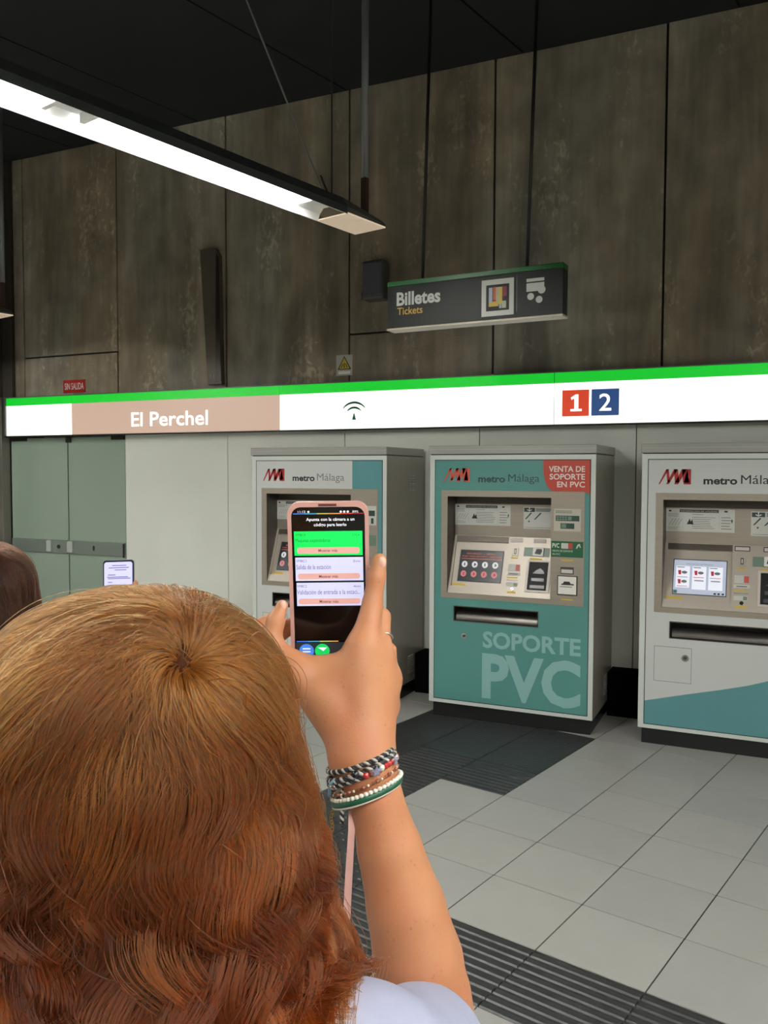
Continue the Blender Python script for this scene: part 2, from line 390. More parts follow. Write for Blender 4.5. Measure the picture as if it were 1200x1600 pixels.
# small things on the concrete
sg = thing('exit_notice', 'small red notice reading SIN SALIDA left above the station name', 'sign', (-6.32, WY-.006, 2.483))
p = MB().box(0, .285, 0, .005, 0, .125).build('plate', mat('notice_red', (170, 26, 24), .4), sg, bevel=.001)
text('SIN SALIDA', XZ(0), .02, .265, .03, .095, WHITE, sg, bold=.01)
ws = thing('warning_notice', 'yellow triangle warning notice on a pale card above the green stripe', 'sign', (-3.29, WY-.006, 2.515))
MB().box(0, .15, 0, .005, 0, .17).build('card', mat('card_grey', (170, 170, 158), .5), ws)
MB().prism([(.012, .05), (.138, .05), (.075, .160)], XZ(0), 0, .001).build('triangle_border', INK, ws)
MB().prism([(.026, .057), (.124, .057), (.075, .146)], XZ(0), 0, .0016).build('yellow_triangle', mat('warning_yellow', (190, 170, 40), .5), ws)
b = MB()
for q in ([(.045, .064), (.052, .064), (.065, .095), (.058, .1)], [(.07, .064), (.08, .064), (.078, .108), (.072, .108)], [(.098, .064), (.105, .064), (.092, .1), (.086, .095)]): b.prism(q, XZ(0), 0, .0022)
b.build('black_symbol', INK, ws)
MB().rect(XZ(0), .02, .13, .012, .036, 0, .001).build('caption_strip', WHITE, ws)

pp = thing('cable_cover', 'tall narrow dark metal cover leaning slightly on the concrete wall', 'cover', (-4.6, WY-.002, 2.49))
fr = lambda u, v, d=0.: (u, -d, v)
MB().prism([(.04, 0), (.19, 0), (.17, 1.12), (.13, 1.19), (-.035, 1.19)], fr, 0, .05).build('cover_plate', mat('cover_metal', (98, 90, 78), .5, metal=.3, noise=(6, .1)), pp, bevel=.003)
MB().prism([(.125, .02), (.188, .02), (.168, 1.1), (.142, 1.15)], fr, .05, .055).build('fold', BRONZE, pp)
MB().rect(fr, .07, .085, .055, .085, .05, .052).rect(fr, .105, .12, .055, .085, .05, .052).build('white_mark', INKG, pp)
sp = thing('wall_speaker', 'small dark grey box speaker on the concrete wall left of the hanging sign', 'speaker', (-2.995, WY-.001, 3.09))
MB().box(0, .19, -.13, 0, .0, .31).build('body', mat('speaker_grey', (76, 74, 74), .5, noise=(4, .08)), sp, bevel=.02)
MB().box(.012, .178, -.137, -.129, .03, .285).build('grille', mat('speaker_grille', (82, 82, 90), .6), sp, bevel=.006)
MB().box(-.09, -.055, -.02, 0, .03, .09).build('junction_box', mat('junction_grey', (120, 118, 108), .5), sp, bevel=.004)

# ------------------------------------------------------------------ hanging sign
hs = thing('hanging_sign', 'dark hanging sign reading Billetes Tickets with a green top strip on two black rods', 'sign', (-2.096, 4.596, 2.571), math.atan2(4.535-4.596, 1.064))
L_ = 1.066; H_ = .275
GR_TOP = mat('sign_green', (10, 92, 34), .4); SGN = mat('sign_charcoal', (30, 34, 32), .5, spec=.25)
MB().box(0, L_, 0, .09, 0, H_-.028).build('panel', SGN, hs, bevel=.002)
MB().box(0, L_, -.003, .093, H_-.028, H_).build('green_strip', GR_TOP, hs, bevel=.002)
MB().box(-.002, L_+.002, -.006, .096, -.012, .0).build('bottom_lip', mat('lip_beige', (196, 186, 166), .4), hs, bevel=.002)
F = XZ(0)
WM = mat('sign_white_print', (205, 208, 202), .5)
text('Billetes', F, .062, .345, .128, .208, WM, hs, bold=.03, label='white lettering Billetes')
text('Tickets', F, .066, .232, .075, .118, mat('sign_yellow_print', (208, 168, 72), .5), hs, bold=.012, label='yellow lettering Tickets')
MB().ring(F, .600, .790, .020, .222, .627, .763, .048, .193, 0, .003).build('white_square_frame', WM, hs)
p = MB().rect(F, .627, .763, .048, .193, 0, .001).build('black_square', DARK, hs)
cells = [(.643, .664, .095, .178, (170, 186, 200)), (.643, .70, .073, .1, (206, 176, 70)), (.668, .684, .11, .18, (196, 98, 60)), (.684, .70, .1, .178, (182, 178, 150)), (.70, .722, .085, .178, (206, 186, 84)), (.704, .718, .06, .085, (176, 186, 182)),
         (.724, .748, .125, .178, (138, 38, 66)), (.718, .73, .11, .125, (116, 34, 56)), (.72, .745, .06, .1, (182, 188, 160)), (.668, .682, .1, .11, (150, 50, 40))]
for k, (u0, u1, v0, v1, c) in enumerate(cells): MB().rect(F, u0, u1, v0, v1, .001, .0018).build('colour_patch', mat('patch_%d%d%d' % c, c, .5), p)
MB().rect(F, .805, .808, .03, .235, 0, .001).build('divider_line', INKG, hs)
tk = MB().rect(F, .862, .962, .188, .205, 0, .002).rect(F, .862, .962, .135, .180, 0, .002).build('ticket_symbol', WM, hs)
MB().disc(F, .886, .108, .019, 0, .002).disc(F, .934, .088, .019, 0, .002).disc(F, .948, .14, .022, .002, .003, n=20).build('coin_symbols', WM, hs, kind=None)
for k, s in enumerate((.2, .8)):
    MB().tube([(L_*s-.004, .045, H_-.002), (L_*s+.05, .045, CZ-2.571)], .010, 8).build('suspension_rod', mat('black_rod', (16, 16, 16), .5), hs, smooth=True)

# ------------------------------------------------------------------ luminaires
def luminaire(name, label, a0, b_end, b_start, z=3.0, wires=True, W=.205):
    t = thing(name, label, 'light', grid(a0, b_end, z), GA, group=None)
    # local: x = across, y = towards the ticket wall (negative away), z up
    L = b_end-b_start
    HM = mat('lamp_housing', (104, 104, 98), .5, metal=.3)
    prof = [(0, 0), (0, .035), (.03, .085), (W-.03, .085), (W, .035), (W, 0), (W-.006, 0), (W-.02, .03), (W-.045, .055), (.045, .055), (.02, .03), (.006, 0)]
    n = len(prof); vs = [(x, -L, zz) for x, zz in prof]+[(x, -.31, zz) for x, zz in prof]
    tr_ = MB().add(vs, [(i, (i+1) % n, n+(i+1) % n, n+i) for i in range(n)]+[tuple(range(n))]).build('trough', [mat('lamp_reflector', (236, 238, 236), .35), mat('lamp_outer', (70, 74, 74), .5, metal=.3)], t); tr_.data.polygons.foreach_set('material_index', [1 if i < 5 else 0 for i in range(n+1)])
    MB().box(-.002, W+.002, -.31, 0, 0, .008).build('end_plate', mat('lamp_end_plate', (226, 204, 176), .45, emit=.75), t, bevel=.002, label='cream end plate under the lamp')  # own glow added so the plate looks lit through by the tubes
    MB().add([(x, -.31, zz) for x, zz in prof[:6]]+[(x, 0, zz*.55) for x, zz in prof[:6]], [(i, i+1, 7+i, 6+i) for i in range(5)]+[(6, 7, 8, 9, 10, 11), (0, 5, 11, 6)]).build('end_hood', HM, t)
    y = -.52; k = 0
    TM = mat('tube_light', (255, 252, 246), .4, emit=TUBE)
    while -y+1.0 < L:
        y1 = max(y-1.17, -L+.02)
        tb = MB().tube([(.17, y, .028), (.17, y1, .028)], .011, 10).build('tube', TM, t, smooth=True)
        tb2 = MB().tube([(.075, y, .040), (.075, y1, .040)], .011, 10).build('tube', TM, t, smooth=True)
        for yy in (y-.002, y1-.018): MB().box(.06, .185, yy, yy+.02, .02, .056).build('lamp_holder', mat('holder_white', (230, 230, 226), .4), t)
        y = y1-.175; k += 1
    if wires:
        RM = mat('steel_rod', (120, 124, 124), .4, metal=.4)
        MB().tube([(.10, -.31, .085), (.10, -.31, CZ-z)], .0042, 6).build('wire', STEELD, t)
        MB().tube([(.08, -.33, .085), (-.78, -.31, CZ-z)], .0048, 6).build('wire', mat('wire_grey', (150, 150, 146), .4), t)
        MB().tube([(.094, -.316, .09), (.030, -.315, .22)], .0055, 6).tube([(.10, -.31, .09), (.10, -.31, .2)], .005, 6).build('wire_tensioner', STEELD, t)
        MB().tube([(.115, -.062, .26), (.115, -.062, CZ-z)], .019, 10).build('rod', RM, t, smooth=True)
        MB().box(.099, .131, -.078, -.046, .05, .262).build('rod_clamp', mat('clamp_bronze', (60, 40, 28), .5), t, bevel=.003)
    else:
        MB().tube([(.198, -.082, .26), (.198, -.082, CZ-z)], .019, 10).build('rod', mat('steel_rod', (120, 124, 124)), t, smooth=True)
        MB().box(.182, .204, -.098, -.066, .05, .262).build('rod_clamp', mat('clamp_bronze', (60, 40, 28), .5), t, bevel=.003)
    return t
luminaire('pendant_light', 'long bright linear fluorescent pendant crossing the upper left corner', -2.921, 3.563, -4.6)
luminaire('pendant_light', 'end of a second linear pendant light at the left edge of the photo', -6.895, 3.70, -4.0, wires=False)
luminaire('pendant_light', 'added linear pendant light right of the camera, out of view', 1.05, 3.563, -4.6, wires=False)  # unseen row at the same spacing, added to light the hall
luminaire('pendant_light', 'added farthest right linear pendant light, out of view', 4.98, 3.563, -3.6, wires=False)  # another unseen row, added for more light

# ------------------------------------------------------------------ ticket machines
MW, MH, MD = 1.14, 1.90, .70
VS = .4244/.397
CONS = frame3((0, 0, .883), (1, 0, 0), (0, .15, .397))       # the sloping console, v measured along the slope
def cv(z): return (z-.883)*VS

def logo(parent, F, u0, v0, m_l, m_r, d=.003):
    """three slanted strokes growing bolder to the right, closed by an upright"""
    h = .093; g = MB()
    for k, (x, wd) in enumerate(((.0, .010), (.045, .020), (.092, .030))):
        b = MB().prism([(u0+x, v0), (u0+x+wd*.8, v0), (u0+x+wd*.6+.055, v0+h), (u0+x+.045, v0+h)], F, d, d+.001)
        b.prism([(u0+x+.045, v0+h), (u0+x+.052+wd*.8, v0+h), (u0+x+wd+.058, v0+.01), (u0+x+.052, v0+.01)], F, d, d+.001)
        b.build('logo_stroke', m_l if k == 0 else m_r, parent)
    MB().prism([(u0+.146, v0), (u0+.190, v0), (u0+.190, v0+h), (u0+.168, v0+h)], F, d, d+.001).build('logo_stroke', m_r, parent)

def lines(b, F, u0, u1, v0, v1, n, d=.0012, gap=.45, jitter=True):
    for i in range(n):
        v = v1-(v1-v0)*(i+.5)/n; hh = (v1-v0)/n*(1-gap)/2
        b.rect(F, u0, u1-(random.random()*.3*(u1-u0) if jitter else 0), v-hh, v+hh, 0, d)
    return b

def machine(kind, x, label):
    t = thing('ticket_machine', label, 'ticket machine', (x, 5.45, 0), 0, None)
    F = XZ(0)
    # cabinet: sides, back, top, and a front sheet with the openings left out
    hole = (.132, .855, .882, 1.552); tray = (.186, .772, .694, .79)
    xs = sorted({0, .04, MW-.04, MW, hole[0], hole[1], tray[0], tray[1]}); zs = sorted({.106, hole[2], hole[3], tray[2], tray[3], 1.836})
    b = MB()
    for i in range(len(xs)-1):
        for j in range(len(zs)-1):
            cx, cz = (xs[i]+xs[i+1])/2, (zs[j]+zs[j+1])/2
            if any(h[0] < cx < h[1] and h[2] < cz < h[3] for h in (hole, tray)): continue
            b.add([(xs[i], 0, zs[j]), (xs[i+1], 0, zs[j]), (xs[i+1], 0, zs[j+1]), (xs[i], 0, zs[j+1])], [(0, 1, 2, 3)])
    b.add([(0, 0, .106), (MW, 0, .106), (MW, MD, .106), (0, MD, .106), (0, 0, 1.836), (MW, 0, 1.836), (MW, MD, 1.836), (0, MD, 1.836)], [(0, 3, 2, 1), (4, 5, 6, 7), (2, 3, 7, 6)])
    b.add([(0, 0, .106), (0, 0, 1.836), (0, MD, 1.836), (0, MD, .106)], [(0, 1, 2, 3)], 1)
    b.add([(MW, 0, .106), (MW, 0, 1.836), (MW, MD, 1.836), (MW, MD, .106)], [(0, 1, 2, 3)], 1)
    b.build('cabinet', [FRAMEM, SIDEM], t)
    MB().box(.02, MW-.02, .035, MD-.02, 0, .106).build('plinth', BLACK, t)
    lid = MB().box(-.006, MW+.004, -.012, MD, 1.842, MH).build('lid', LIDM, t, bevel=.004)
    MB().box(.004, MW-.004, .004, MD-.004, 1.832, 1.843).build('lid_gap', DARK, t)
    MB().box(-.007, MW+.005, -.0135, -.0118, 1.872, 1.876).build('lid_seam', mat('lid_highlight', (170, 172, 166), .3, metal=.3), lid)  # paler strip, the highlight along the lid seam put into its colour
    # printed door skin made round the openings
    PX0, PX1, PZ0, PZ1 = .040, 1.104, .136, 1.799
    bz = (.087, 1.074, .848, 1.594)
    skin = {'pvc': TEAL, 'left': WPRINT, 'right': WPRINT}[kind]
    b = MB()
    xs = sorted({PX0, PX1, bz[0], bz[1], tray[0], tray[1]}); zs = sorted({PZ0, PZ1, bz[2], bz[3], tray[2], tray[3]})
    for i in range(len(xs)-1):
        for j in range(len(zs)-1):
            cx, cz = (xs[i]+xs[i+1])/2, (zs[j]+zs[j+1])/2
            if (bz[0] < cx < bz[1] and bz[2] < cz < bz[3]) or (tray[0] < cx < tray[1] and tray[2] < cz < tray[3]): continue
            b.rect(F, xs[i], xs[i+1], zs[j], zs[j+1], .0002, .002)
    door = b.build('printed_door', skin, t, label='teal printed door' if kind == 'pvc' else 'white printed door with teal area')
    gap = MB().ring(F, PX0-.005, PX1+.005, PZ0-.005, PZ1+.005, PX0, PX1, PZ0, PZ1, 0, .0012).build('door_gap', DARK, t)
    if kind == 'left':
        MB().rect(F, .866, PX1, bz[3], PZ1, .002, .0028).rect(F, bz[1], PX1, .36, bz[3], .002, .0028).build('teal_block', TEAL2, door)
        MB().prism([(PX0, PZ0), (PX1, PZ0), (PX1, .62), (.746, .479), (.482, .396), (.279, .344), (PX0, .28)], F, .002, .0028).build('teal_block', TEAL2, door)
    if kind == 'right':
        MB().prism([(PX0, PZ0), (PX1, PZ0), (PX1, .60), (.9, .53), (.746, .479), (.633, .438), (.482, .396), (.279, .344), (PX0, .28)], F, .002, .0028).build('teal_block', TEAL2, door)
    # writing
    if kind == 'pvc':
        logo(door, F, .100, 1.652, REDO, REDO, .002)
        text('metro', F, .352, .540, 1.650, 1.692, INKD, door, d=.002, bold=.032); text('Málaga', F, .562, .774, 1.640, 1.706, INKD, door, d=.002)
        n = 12; x1 = PX1
        pts = [(PX1, PZ1), (.800, PZ1)]+[(.800+.075*(1-math.cos(a)), 1.745-.15*math.sin(a)) for a in [math.pi/2*i/8 for i in range(9)]]
        pts += [(1.08, 1.595), (1.092, 1.578), (PX1, 1.583)]
        p = MB().prism(pts, F, .002, .0035).build('red_label', RED, door)
        for s, z0, z1, u0 in (('VENTA DE', 1.722, 1.760, .836), ('SOPORTE', 1.672, 1.710, .842), ('EN PVC', 1.622, 1.660, .892)):
            text(s, F, u0, 1.072, z0, z1, WHITE, p, d=.0036, bold=.02)
        text('SOPORTE', F, .394, 1.060, .519, .635, PALE, door, d=.002, bold=.03)
        text('PVC', F, .390, 1.062, .168, .486, PALE, door, d=.002, bold=.035)
    else:
        logo(door, F, .100, 1.648, REDD, REDD, .002)
        text('metro', F, .362, .552, 1.648, 1.690, INK, door, d=.002, bold=.032); text('Málaga', F, .572, .800, 1.636, 1.706, INK if kind == 'right' else INKG, door, d=.002)
    # lock
    lk = MB().disc(F, .26 if kind == 'pvc' else .278, .589 if kind == 'pvc' else .572, .021, .002, .007).build('lock', CHROME, t, bevel=.001)
    MB().disc(F, .26 if kind == 'pvc' else .278, .591 if kind == 'pvc' else .574, .010, .007, .014, n=12).build('lock_core', STEELD, lk)
    if kind != 'pvc':
        MB().ring(F, .092, .315, .414, .636, .095, .312, .417, .633, .002, .0026).build('hatch_outline', INKG, t)
    # receipt tray
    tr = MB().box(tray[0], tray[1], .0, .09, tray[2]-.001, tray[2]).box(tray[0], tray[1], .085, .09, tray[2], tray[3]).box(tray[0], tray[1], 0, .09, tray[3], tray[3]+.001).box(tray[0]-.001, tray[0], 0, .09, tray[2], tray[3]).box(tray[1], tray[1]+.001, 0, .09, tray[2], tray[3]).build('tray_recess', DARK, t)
    n = 10; pr = [(.006+.055*(1-math.cos(math.pi*.62*i/n)), tray[2]+.004+.06*math.sin(math.pi*.62*i/n)) for i in range(n+1)]
    vs = [(xx, yy, zz) for xx in (tray[0]+.01, tray[1]-.005) for yy, zz in pr]
    MB().add(vs, [(i, i+1, n+2+i, n+1+i) for i in range(n)]).build('tray_flap', mat('tray_metal', (92, 90, 86), .34, metal=.9), tr, smooth=True)
    MB().ring(F, tray[0]-.006, tray[1]+.006, tray[2]-.006, tray[3]+.006, *tray, .0, .004).build('tray_rim', STEELD, tr)
    # steel bezel round the deep recess
    b = MB(); xs = [bz[0], hole[0], hole[1], bz[1]]; zs = [bz[2], hole[2], hole[3], bz[3]]
    for i in range(3):
        for j in range(3):
            if i == 1 and j == 1: continue
            b.rect(F, xs[i], xs[i+1], zs[j], zs[j+1], 0, .005)
    bezel = b.build('steel_bezel', STEEL, t)
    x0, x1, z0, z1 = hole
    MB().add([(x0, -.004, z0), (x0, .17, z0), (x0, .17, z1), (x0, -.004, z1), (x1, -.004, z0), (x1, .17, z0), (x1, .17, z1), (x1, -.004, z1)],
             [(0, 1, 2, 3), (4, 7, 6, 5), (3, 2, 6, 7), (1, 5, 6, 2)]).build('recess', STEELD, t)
    # upper back plate with the notices
    P = XZ(.145)
    up = MB().box(x0+.002, x1-.002, .145, .168, 1.276, 1.500).build('notice_plate', STEEL, t, bevel=.002)
    a = MB().rect(P, .134, .538, 1.349, 1.492, 0, .0015).build('notice', PAPER, up, label='wide instruction notice')
    PA = lambda u, v, d=0.: P(u, v, d+.0015)
    h = MB().rect(PA, .215, .445, 1.470, 1.488, 0, .0006).build('notice_header', INK, a)
    text('INFORMACIÓN DE UTILIDAD', PA, .222, .438, 1.4735, 1.4845, PAPER, h, d=.0008)
    b = MB()
    for (u0, u1, v0, v1, q) in ((.145, .225, 1.440, 1.464, 2), (.29, .43, 1.365, 1.445, 7), (.46, .53, 1.362, 1.45, 5), (.145, .225, 1.358, 1.38, 3), (.29, .36, 1.452, 1.464, 1)): lines(b, PA, u0, u1, v0, v1, q, .0005, .72)
    for k in range(4): b.prism([(.150+k*.018, 1.388), (.153+k*.018, 1.388), (.178+k*.018, 1.43), (.175+k*.018, 1.43)], PA, 0, .0006)
    b.rect(PA, .236, .2365, 1.355, 1.462, 0, .0005).rect(PA, .448, .4485, 1.355, 1.462, 0, .0005)
    b.build('notice_print', INKG, a, kind='stuff')
    MB().prism([(.258, 1.395), (.298, 1.395), (.290, 1.428), (.282, 1.412), (.276, 1.432), (.266, 1.41)], PA, 0, .0008).rect(PA, .15, .165, 1.474, 1.484, 0, .0006).rect(PA, .478, .496, 1.474, 1.484, 0, .0006).prism([(.522, 1.405), (.527, 1.42), (.522, 1.436), (.518, 1.42)], PA, 0, .0006).build('black_symbols', INK, a, kind='stuff')
    a = MB().rect(P, .630, .838, 1.334, 1.484, 0, .0015).build('notice', PAPER, up, label='square notice with arrow and card pictures')
    h = MB().rect(PA, .634, .708, 1.450, 1.478, 0, .0006).build('arrow_panel', INKD, a)
    MB().rect(PA, .668, .674, 1.462, 1.481, .0006, .001).prism([(.652, 1.464), (.671, 1.453), (.690, 1.464), (.684, 1.467), (.671, 1.459), (.658, 1.467)], PA, .0006, .001).build('down_arrow', WHITE, h)
    b = MB(); lines(b, PA, .716, .832, 1.452, 1.476, 3, .0005, .5); b.rect(PA, .64, .83, 1.343, 1.345, 0, .0005).rect(PA, .82, .836, 1.352, 1.362, 0, .0006)
    b.prism([(.640, 1.400), (.650, 1.400), (.688, 1.442), (.680, 1.446)], PA, 0, .0008).prism([(.702, 1.398), (.712, 1.398), (.755, 1.442), (.746, 1.446)], PA, 0, .0008).disc(PA, .668, 1.385, .006, 0, .0008, n=8)
    b.build('notice_print', INKD, a, kind='stuff')
    # sloping console
    b = MB(); bx0, bx1, bz0, bz1 = .150, .530, .930, 1.235
    xs = [x0+.001, bx0, bx1, x1-.001]; vs_ = [0, cv(bz0), cv(bz1), cv(1.276)]
    for i in range(3):
        for j in range(3):
            if i == 1 and j == 1 and kind != 'zz':
                b.rect(CONS, xs[i], xs[i+1], vs_[j], vs_[j+1], -.03, -.016)
            else: b.rect(CONS, xs[i], xs[i+1], vs_[j], vs_[j+1], -.03, 0)
    con = b.build('console', STEELL, t)
    MB().rect(CONS, bx0, bx1, vs_[2]-.0, cv(1.272), 0, .001).build('bay_shadow', STEELD, con)  # thin dark sheet painted as the shadow at the screen bay's top
    S = lambda u, v, d=0.: CONS(u, cv(v), d-.016)
    if kind == 'right':
        sc = MB().rect(S, .187, .503, .966, 1.180, 0, .002).build('screen_surround', INK, con)
        MB().rect(S, .192, .498, .971, 1.175, .002, .003).build('screen', SCRW, sc, label='pale lit screen with three fare cards')
        CW = mat('screen_card', (226, 228, 238), .3, emit=.9); CR = mat('screen_red', (186, 40, 52), .3, emit=.6)
        for k in range(3):
            u0 = .205+k*.096
            c = MB().rect(S, u0, u0+.082, 1.0 if k else 1.008, 1.138, .003, .0036).build('fare_card', CW, sc)
            b = MB()
            for v in ((1.10,) if k else (1.10, 1.045)):
                b.prism([(u0+.016, v-.014), (u0+.03, v-.014), (u0+.03, v+.012), (u0+.012, v+.012)], S, .0036, .0042)
                b.rect(S, u0+.008, u0+.07, v-.03, v-.027, .0036, .0042)
            b.build('red_symbol', CR, c, kind='stuff')
            b = MB().rect(S, u0+.006, u0+.05, 1.128, 1.133, .0036, .0042)
            for v in ((1.10,) if k else (1.10, 1.045)): b.disc(S, u0+.05, v, .017, .0036, .0042, n=10, r2=.009)
            if k: b.rect(S, u0+.014, u0+.068, 1.050, 1.056, .0036, .0042)
            b.build('grey_symbol', INKG, c, kind='stuff')
        text('Información de Máquina', S, .265, .42, 1.146, 1.156, INKG, sc, d=.003)
        MB().rect(S, .194, .216, .973, .992, .003, .0036).build('green_corner', mat('screen_green', (50, 120, 80), .4, emit=.3), sc)
        for u in (.43, .452, .476): MB().rect(S, u, u+.014, .975, .985, .003, .0036).build('dark_button', INK, sc)
    else:
        sc = MB().rect(S, .187, .503, .966, 1.180, 0, .002).build('screen_surround', INK, con)
        MB().rect(S, .192, .498, .971, 1.175, .002, .003).build('screen', SCRD, sc, label='dark lit screen with two rows of round icons')
        OR = mat('screen_orange', (206, 96, 60), .3, emit=.6)
        text('BIENVENIDO A METRO', S, .235, .44, 1.150, 1.160, OR, sc, d=.003); text('ELIJA UNA OPCIÓN - CHOOSE', S, .205, .485, 1.130, 1.142, OR, sc, d=.003, bold=.015)
        MB().rect(S, .20, .49, 1.118, 1.122, .003, .0034).build('orange_line', OR, sc)
        for r, (v, nm, rgb) in enumerate(((1.082, 'white_icon', (214, 216, 216)), (1.018, 'pink_icon', (196, 116, 118)))):
            for k in range(4):
                ic = MB().disc(S, .228+k*.074, v, .021, .003, .004, n=18).build(nm, mat('screen_'+nm, rgb, .3, emit=.75), sc)
                b = MB().rect(S, .224+k*.074, .232+k*.074, v-.010, v+.010, .004, .0045)
                if k % 2: b.rect(S, .228+k*.074, .238+k*.074, v-.004, v+.004, .004, .0045)
                b.build('icon_sign', SCRD if r == 0 else REDD, ic)
    MB().rect(S, .152, .25, .938, .952, 0, .001).build('yellow_label', YEL, con)
    K = lambda u, v, d=0.: CONS(u, cv(v), d)
    for (u0, u1) in ((.541, .629), (.704, .793)):
        q = MB().rect(K, u0, u1, 1.238, 1.268, 0, .002).build('small_plate', INK if kind == 'right' else PAPERP, con, bevel=.001)
        MB().rect(K, u0+.005, u1-.005, 1.242, 1.262, .002, .003).build('plate_face', PAPERP, q)
    q = MB().rect(K, .566, .606, 1.150, 1.204, 0, .006).build('coin_slot', STEELL, con, bevel=.001)
    MB().rect(K, .578, .594, 1.158, 1.196, .006, .0065).build('slot_mouth', INK, q)
    MB().rect(K, .582, .590, 1.164, 1.190, .0065, .007).build('slot_gap', PAPER, q)
    MB().rect(K, .560, .606, 1.130, 1.140, 0, .001).rect(K, .690, .775, 1.128, 1.140, 0, .001).build('yellow_label', YEL, con)
    MB().rect(K, .645, .821, 1.150, 1.208, 0, .002).build('green_grey_plate', GREYGRN, con)
    q = MB().rect(K, .708, .782, 1.152, 1.208, .002, .012).build('card_reader', WHITE, con, bevel=.002)
    MB().prism([(.722, 1.166), (.762, 1.162), (.772, 1.184), (.768, 1.198), (.732, 1.198)], K, .012, .0125).build('reader_mouth', INK, q)
    q = MB().rect(K, .545, .631, 1.048, 1.094, 0, .003).build('note_plate', PAPER, con, bevel=.001)
    MB().rect(K, .60, .628, 1.051, 1.091, .003, .004).build('red_note_symbol', mat('note_red', (188, 84, 72), .4), q)
    q = MB().rect(K, .542, .634, 1.018, 1.040, 0, .003).build('slot_plate', PAPER, con, bevel=.001)
    MB().rect(K, .558, .618, 1.027, 1.031, .003, .004).build('slot_gap', INK, q)
    MB().rect(K, .545, .62, 1.002, 1.010, 0, .001).build('yellow_label', YEL, con)
    q = MB().rect(K, .545, .623, .948, .974, 0, .003).build('small_plate', PAPER, con, bevel=.001)
    MB().rect(K, .598, .620, .951, .971, .003, .004).build('symbol', GREYGRN, q)
    text('SELECCIÓN', K, .545, .625, .986, .994, INK, con, d=.0008)
    MB().rect(K, .556, .618, .903, .916, 0, .001).build('yellow_label', YEL, con)
    MB().disc(K, .590, .932, .012, 0, .006, n=14).build('round_button', CHROME, con, bevel=.001)
    dd = MB().ring(K, .676, .841, .918, 1.126, .692, .822, .932, 1.114, 0, .007).build('payment_frame', mat('payment_frame_pale', (196, 190, 180), .35), con, bevel=.001)
    MB().rect(K, .692, .822, .932, 1.114, -.001, .0015).build('payment_window', mat('payment_black', (16, 17, 18), .5, spec=.2), dd)
    b = MB(); b.prism([(.72, 1.04), (.80, 1.04), (.79, 1.06), (.77, 1.075), (.74, 1.06)], K, .0015, .003).rect(K, .715, .80, .99, 1.01, .0015, .006).rect(K, .71, .805, .945, .965, .0015, .004)
    b.build('reader_ledges', mat('reader_grey', (64, 66, 66), .3), dd)
    # right-hand column on the bezel
    Bz = lambda u, v, d=0.: F(u, v, d+.005)
    if kind == 'left':
        p = MB().rect(Bz, .960, 1.062, 1.334, 1.473, 0, .001).build('notice', PAPER, bezel)
        MB().rect(Bz, .98, 1.05, 1.40, 1.44, .001, .0016).rect(Bz, 1.02, 1.04, 1.345, 1.385, .001, .0016).build('notice_print', GRND, p, kind='stuff')
    else:
        p = MB().rect(Bz, .874, 1.050, 1.336, 1.482, 0, .001).build('notice', mat('notice_warm', (186, 182, 168), .5), bezel)
        lines(MB(), Bz, .884, 1.03, 1.452, 1.472, 2, .0015).build('notice_print', INKG, p, kind='stuff')
        q = MB().rect(Bz, .886, 1.04, 1.402, 1.438, .001, .002).build('green_pill', GRND, p, bevel=.001)
        b = MB()
        for k in range(8): b.rect(Bz, .892+(k % 4)*.018, .906+(k % 4)*.018, 1.406+(k//4)*.016, 1.418+(k//4)*.016, .002, .0025)
        b.rect(Bz, .966, .99, 1.408, 1.434, .002, .0025); b.build('pill_print', GREYGRN, q, kind='stuff')
        q = MB().rect(Bz, .918, 1.008, 1.352, 1.388, .001, .002).build('green_pill', GRND, p, bevel=.001)
        MB().rect(Bz, .924, .955, 1.358, 1.384, .002, .0025).build('pill_print', GREYGRN, q)
    if kind == 'pvc':
        q = MB().rect(Bz, .858, 1.067, 1.166, 1.270, 0, .0015).build('green_label', GRN, bezel, label='green label reading PVC')
        text('PVC', Bz, .866, .912, 1.226, 1.256, WHITE, q, d=.0016, bold=.02)
        MB().rect(Bz, .925, .970, 1.222, 1.258, .0015, .002).build('card_picture', PAPER, q); MB().rect(Bz, .970, .998, 1.222, 1.258, .0015, .002).build('card_picture', RED, q)
        MB().prism([(1.02, 1.225), (1.03, 1.25), (1.045, 1.258), (1.052, 1.232), (1.046, 1.232), (1.040, 1.246), (1.028, 1.225)], Bz, .0015, .002).build('hand_symbol', PAPER, q)
        text('VENTA DE SOPORTE', Bz, .866, 1.000, 1.200, 1.212, PAPER, q, d=.0016, bold=.01); text('EN PVC', Bz, .868, .918, 1.178, 1.190, PAPER, q, d=.0016, bold=.01)
    else:
        MB().rect(Bz, .868, 1.06, 1.185, 1.262, 0, .0015).build('green_label', GREYGRN, bezel)
    for v in (1.142, .884): MB().rect(Bz, .926, 1.004, v, v+.009, 0, .001).build('yellow_label', YEL, bezel)
    q = MB().rect(Bz, .922, 1.008, 1.056, 1.102, 0, .003).build('small_plate', STEELD, bezel, bevel=.001)
    MB().rect(Bz, .928, 1.002, 1.062, 1.086, .003, .004).build('plate_face', PAPER, q)
    q = MB().rect(Bz, .902, 1.034, .916, 1.046, 0, .006).build('card_slot', STEELD, bezel, bevel=.002)
    MB().rect(Bz, .909, 1.027, .924, 1.040, .006, .009).build('slot_face', WHITE, q, bevel=.001)
    MB().prism([(.928, .985), (1.012, .985), (1.012, .993), (.99, .995), (.984, 1.008), (.948, 1.008), (.942, .995), (.932, .993)], Bz, .009, .0105).build('slot_mouth', INK, q)
    lines(MB(), Bz, .92, 1.015, .968, .978, 1, .0095).build('slot_print', INKG, q)
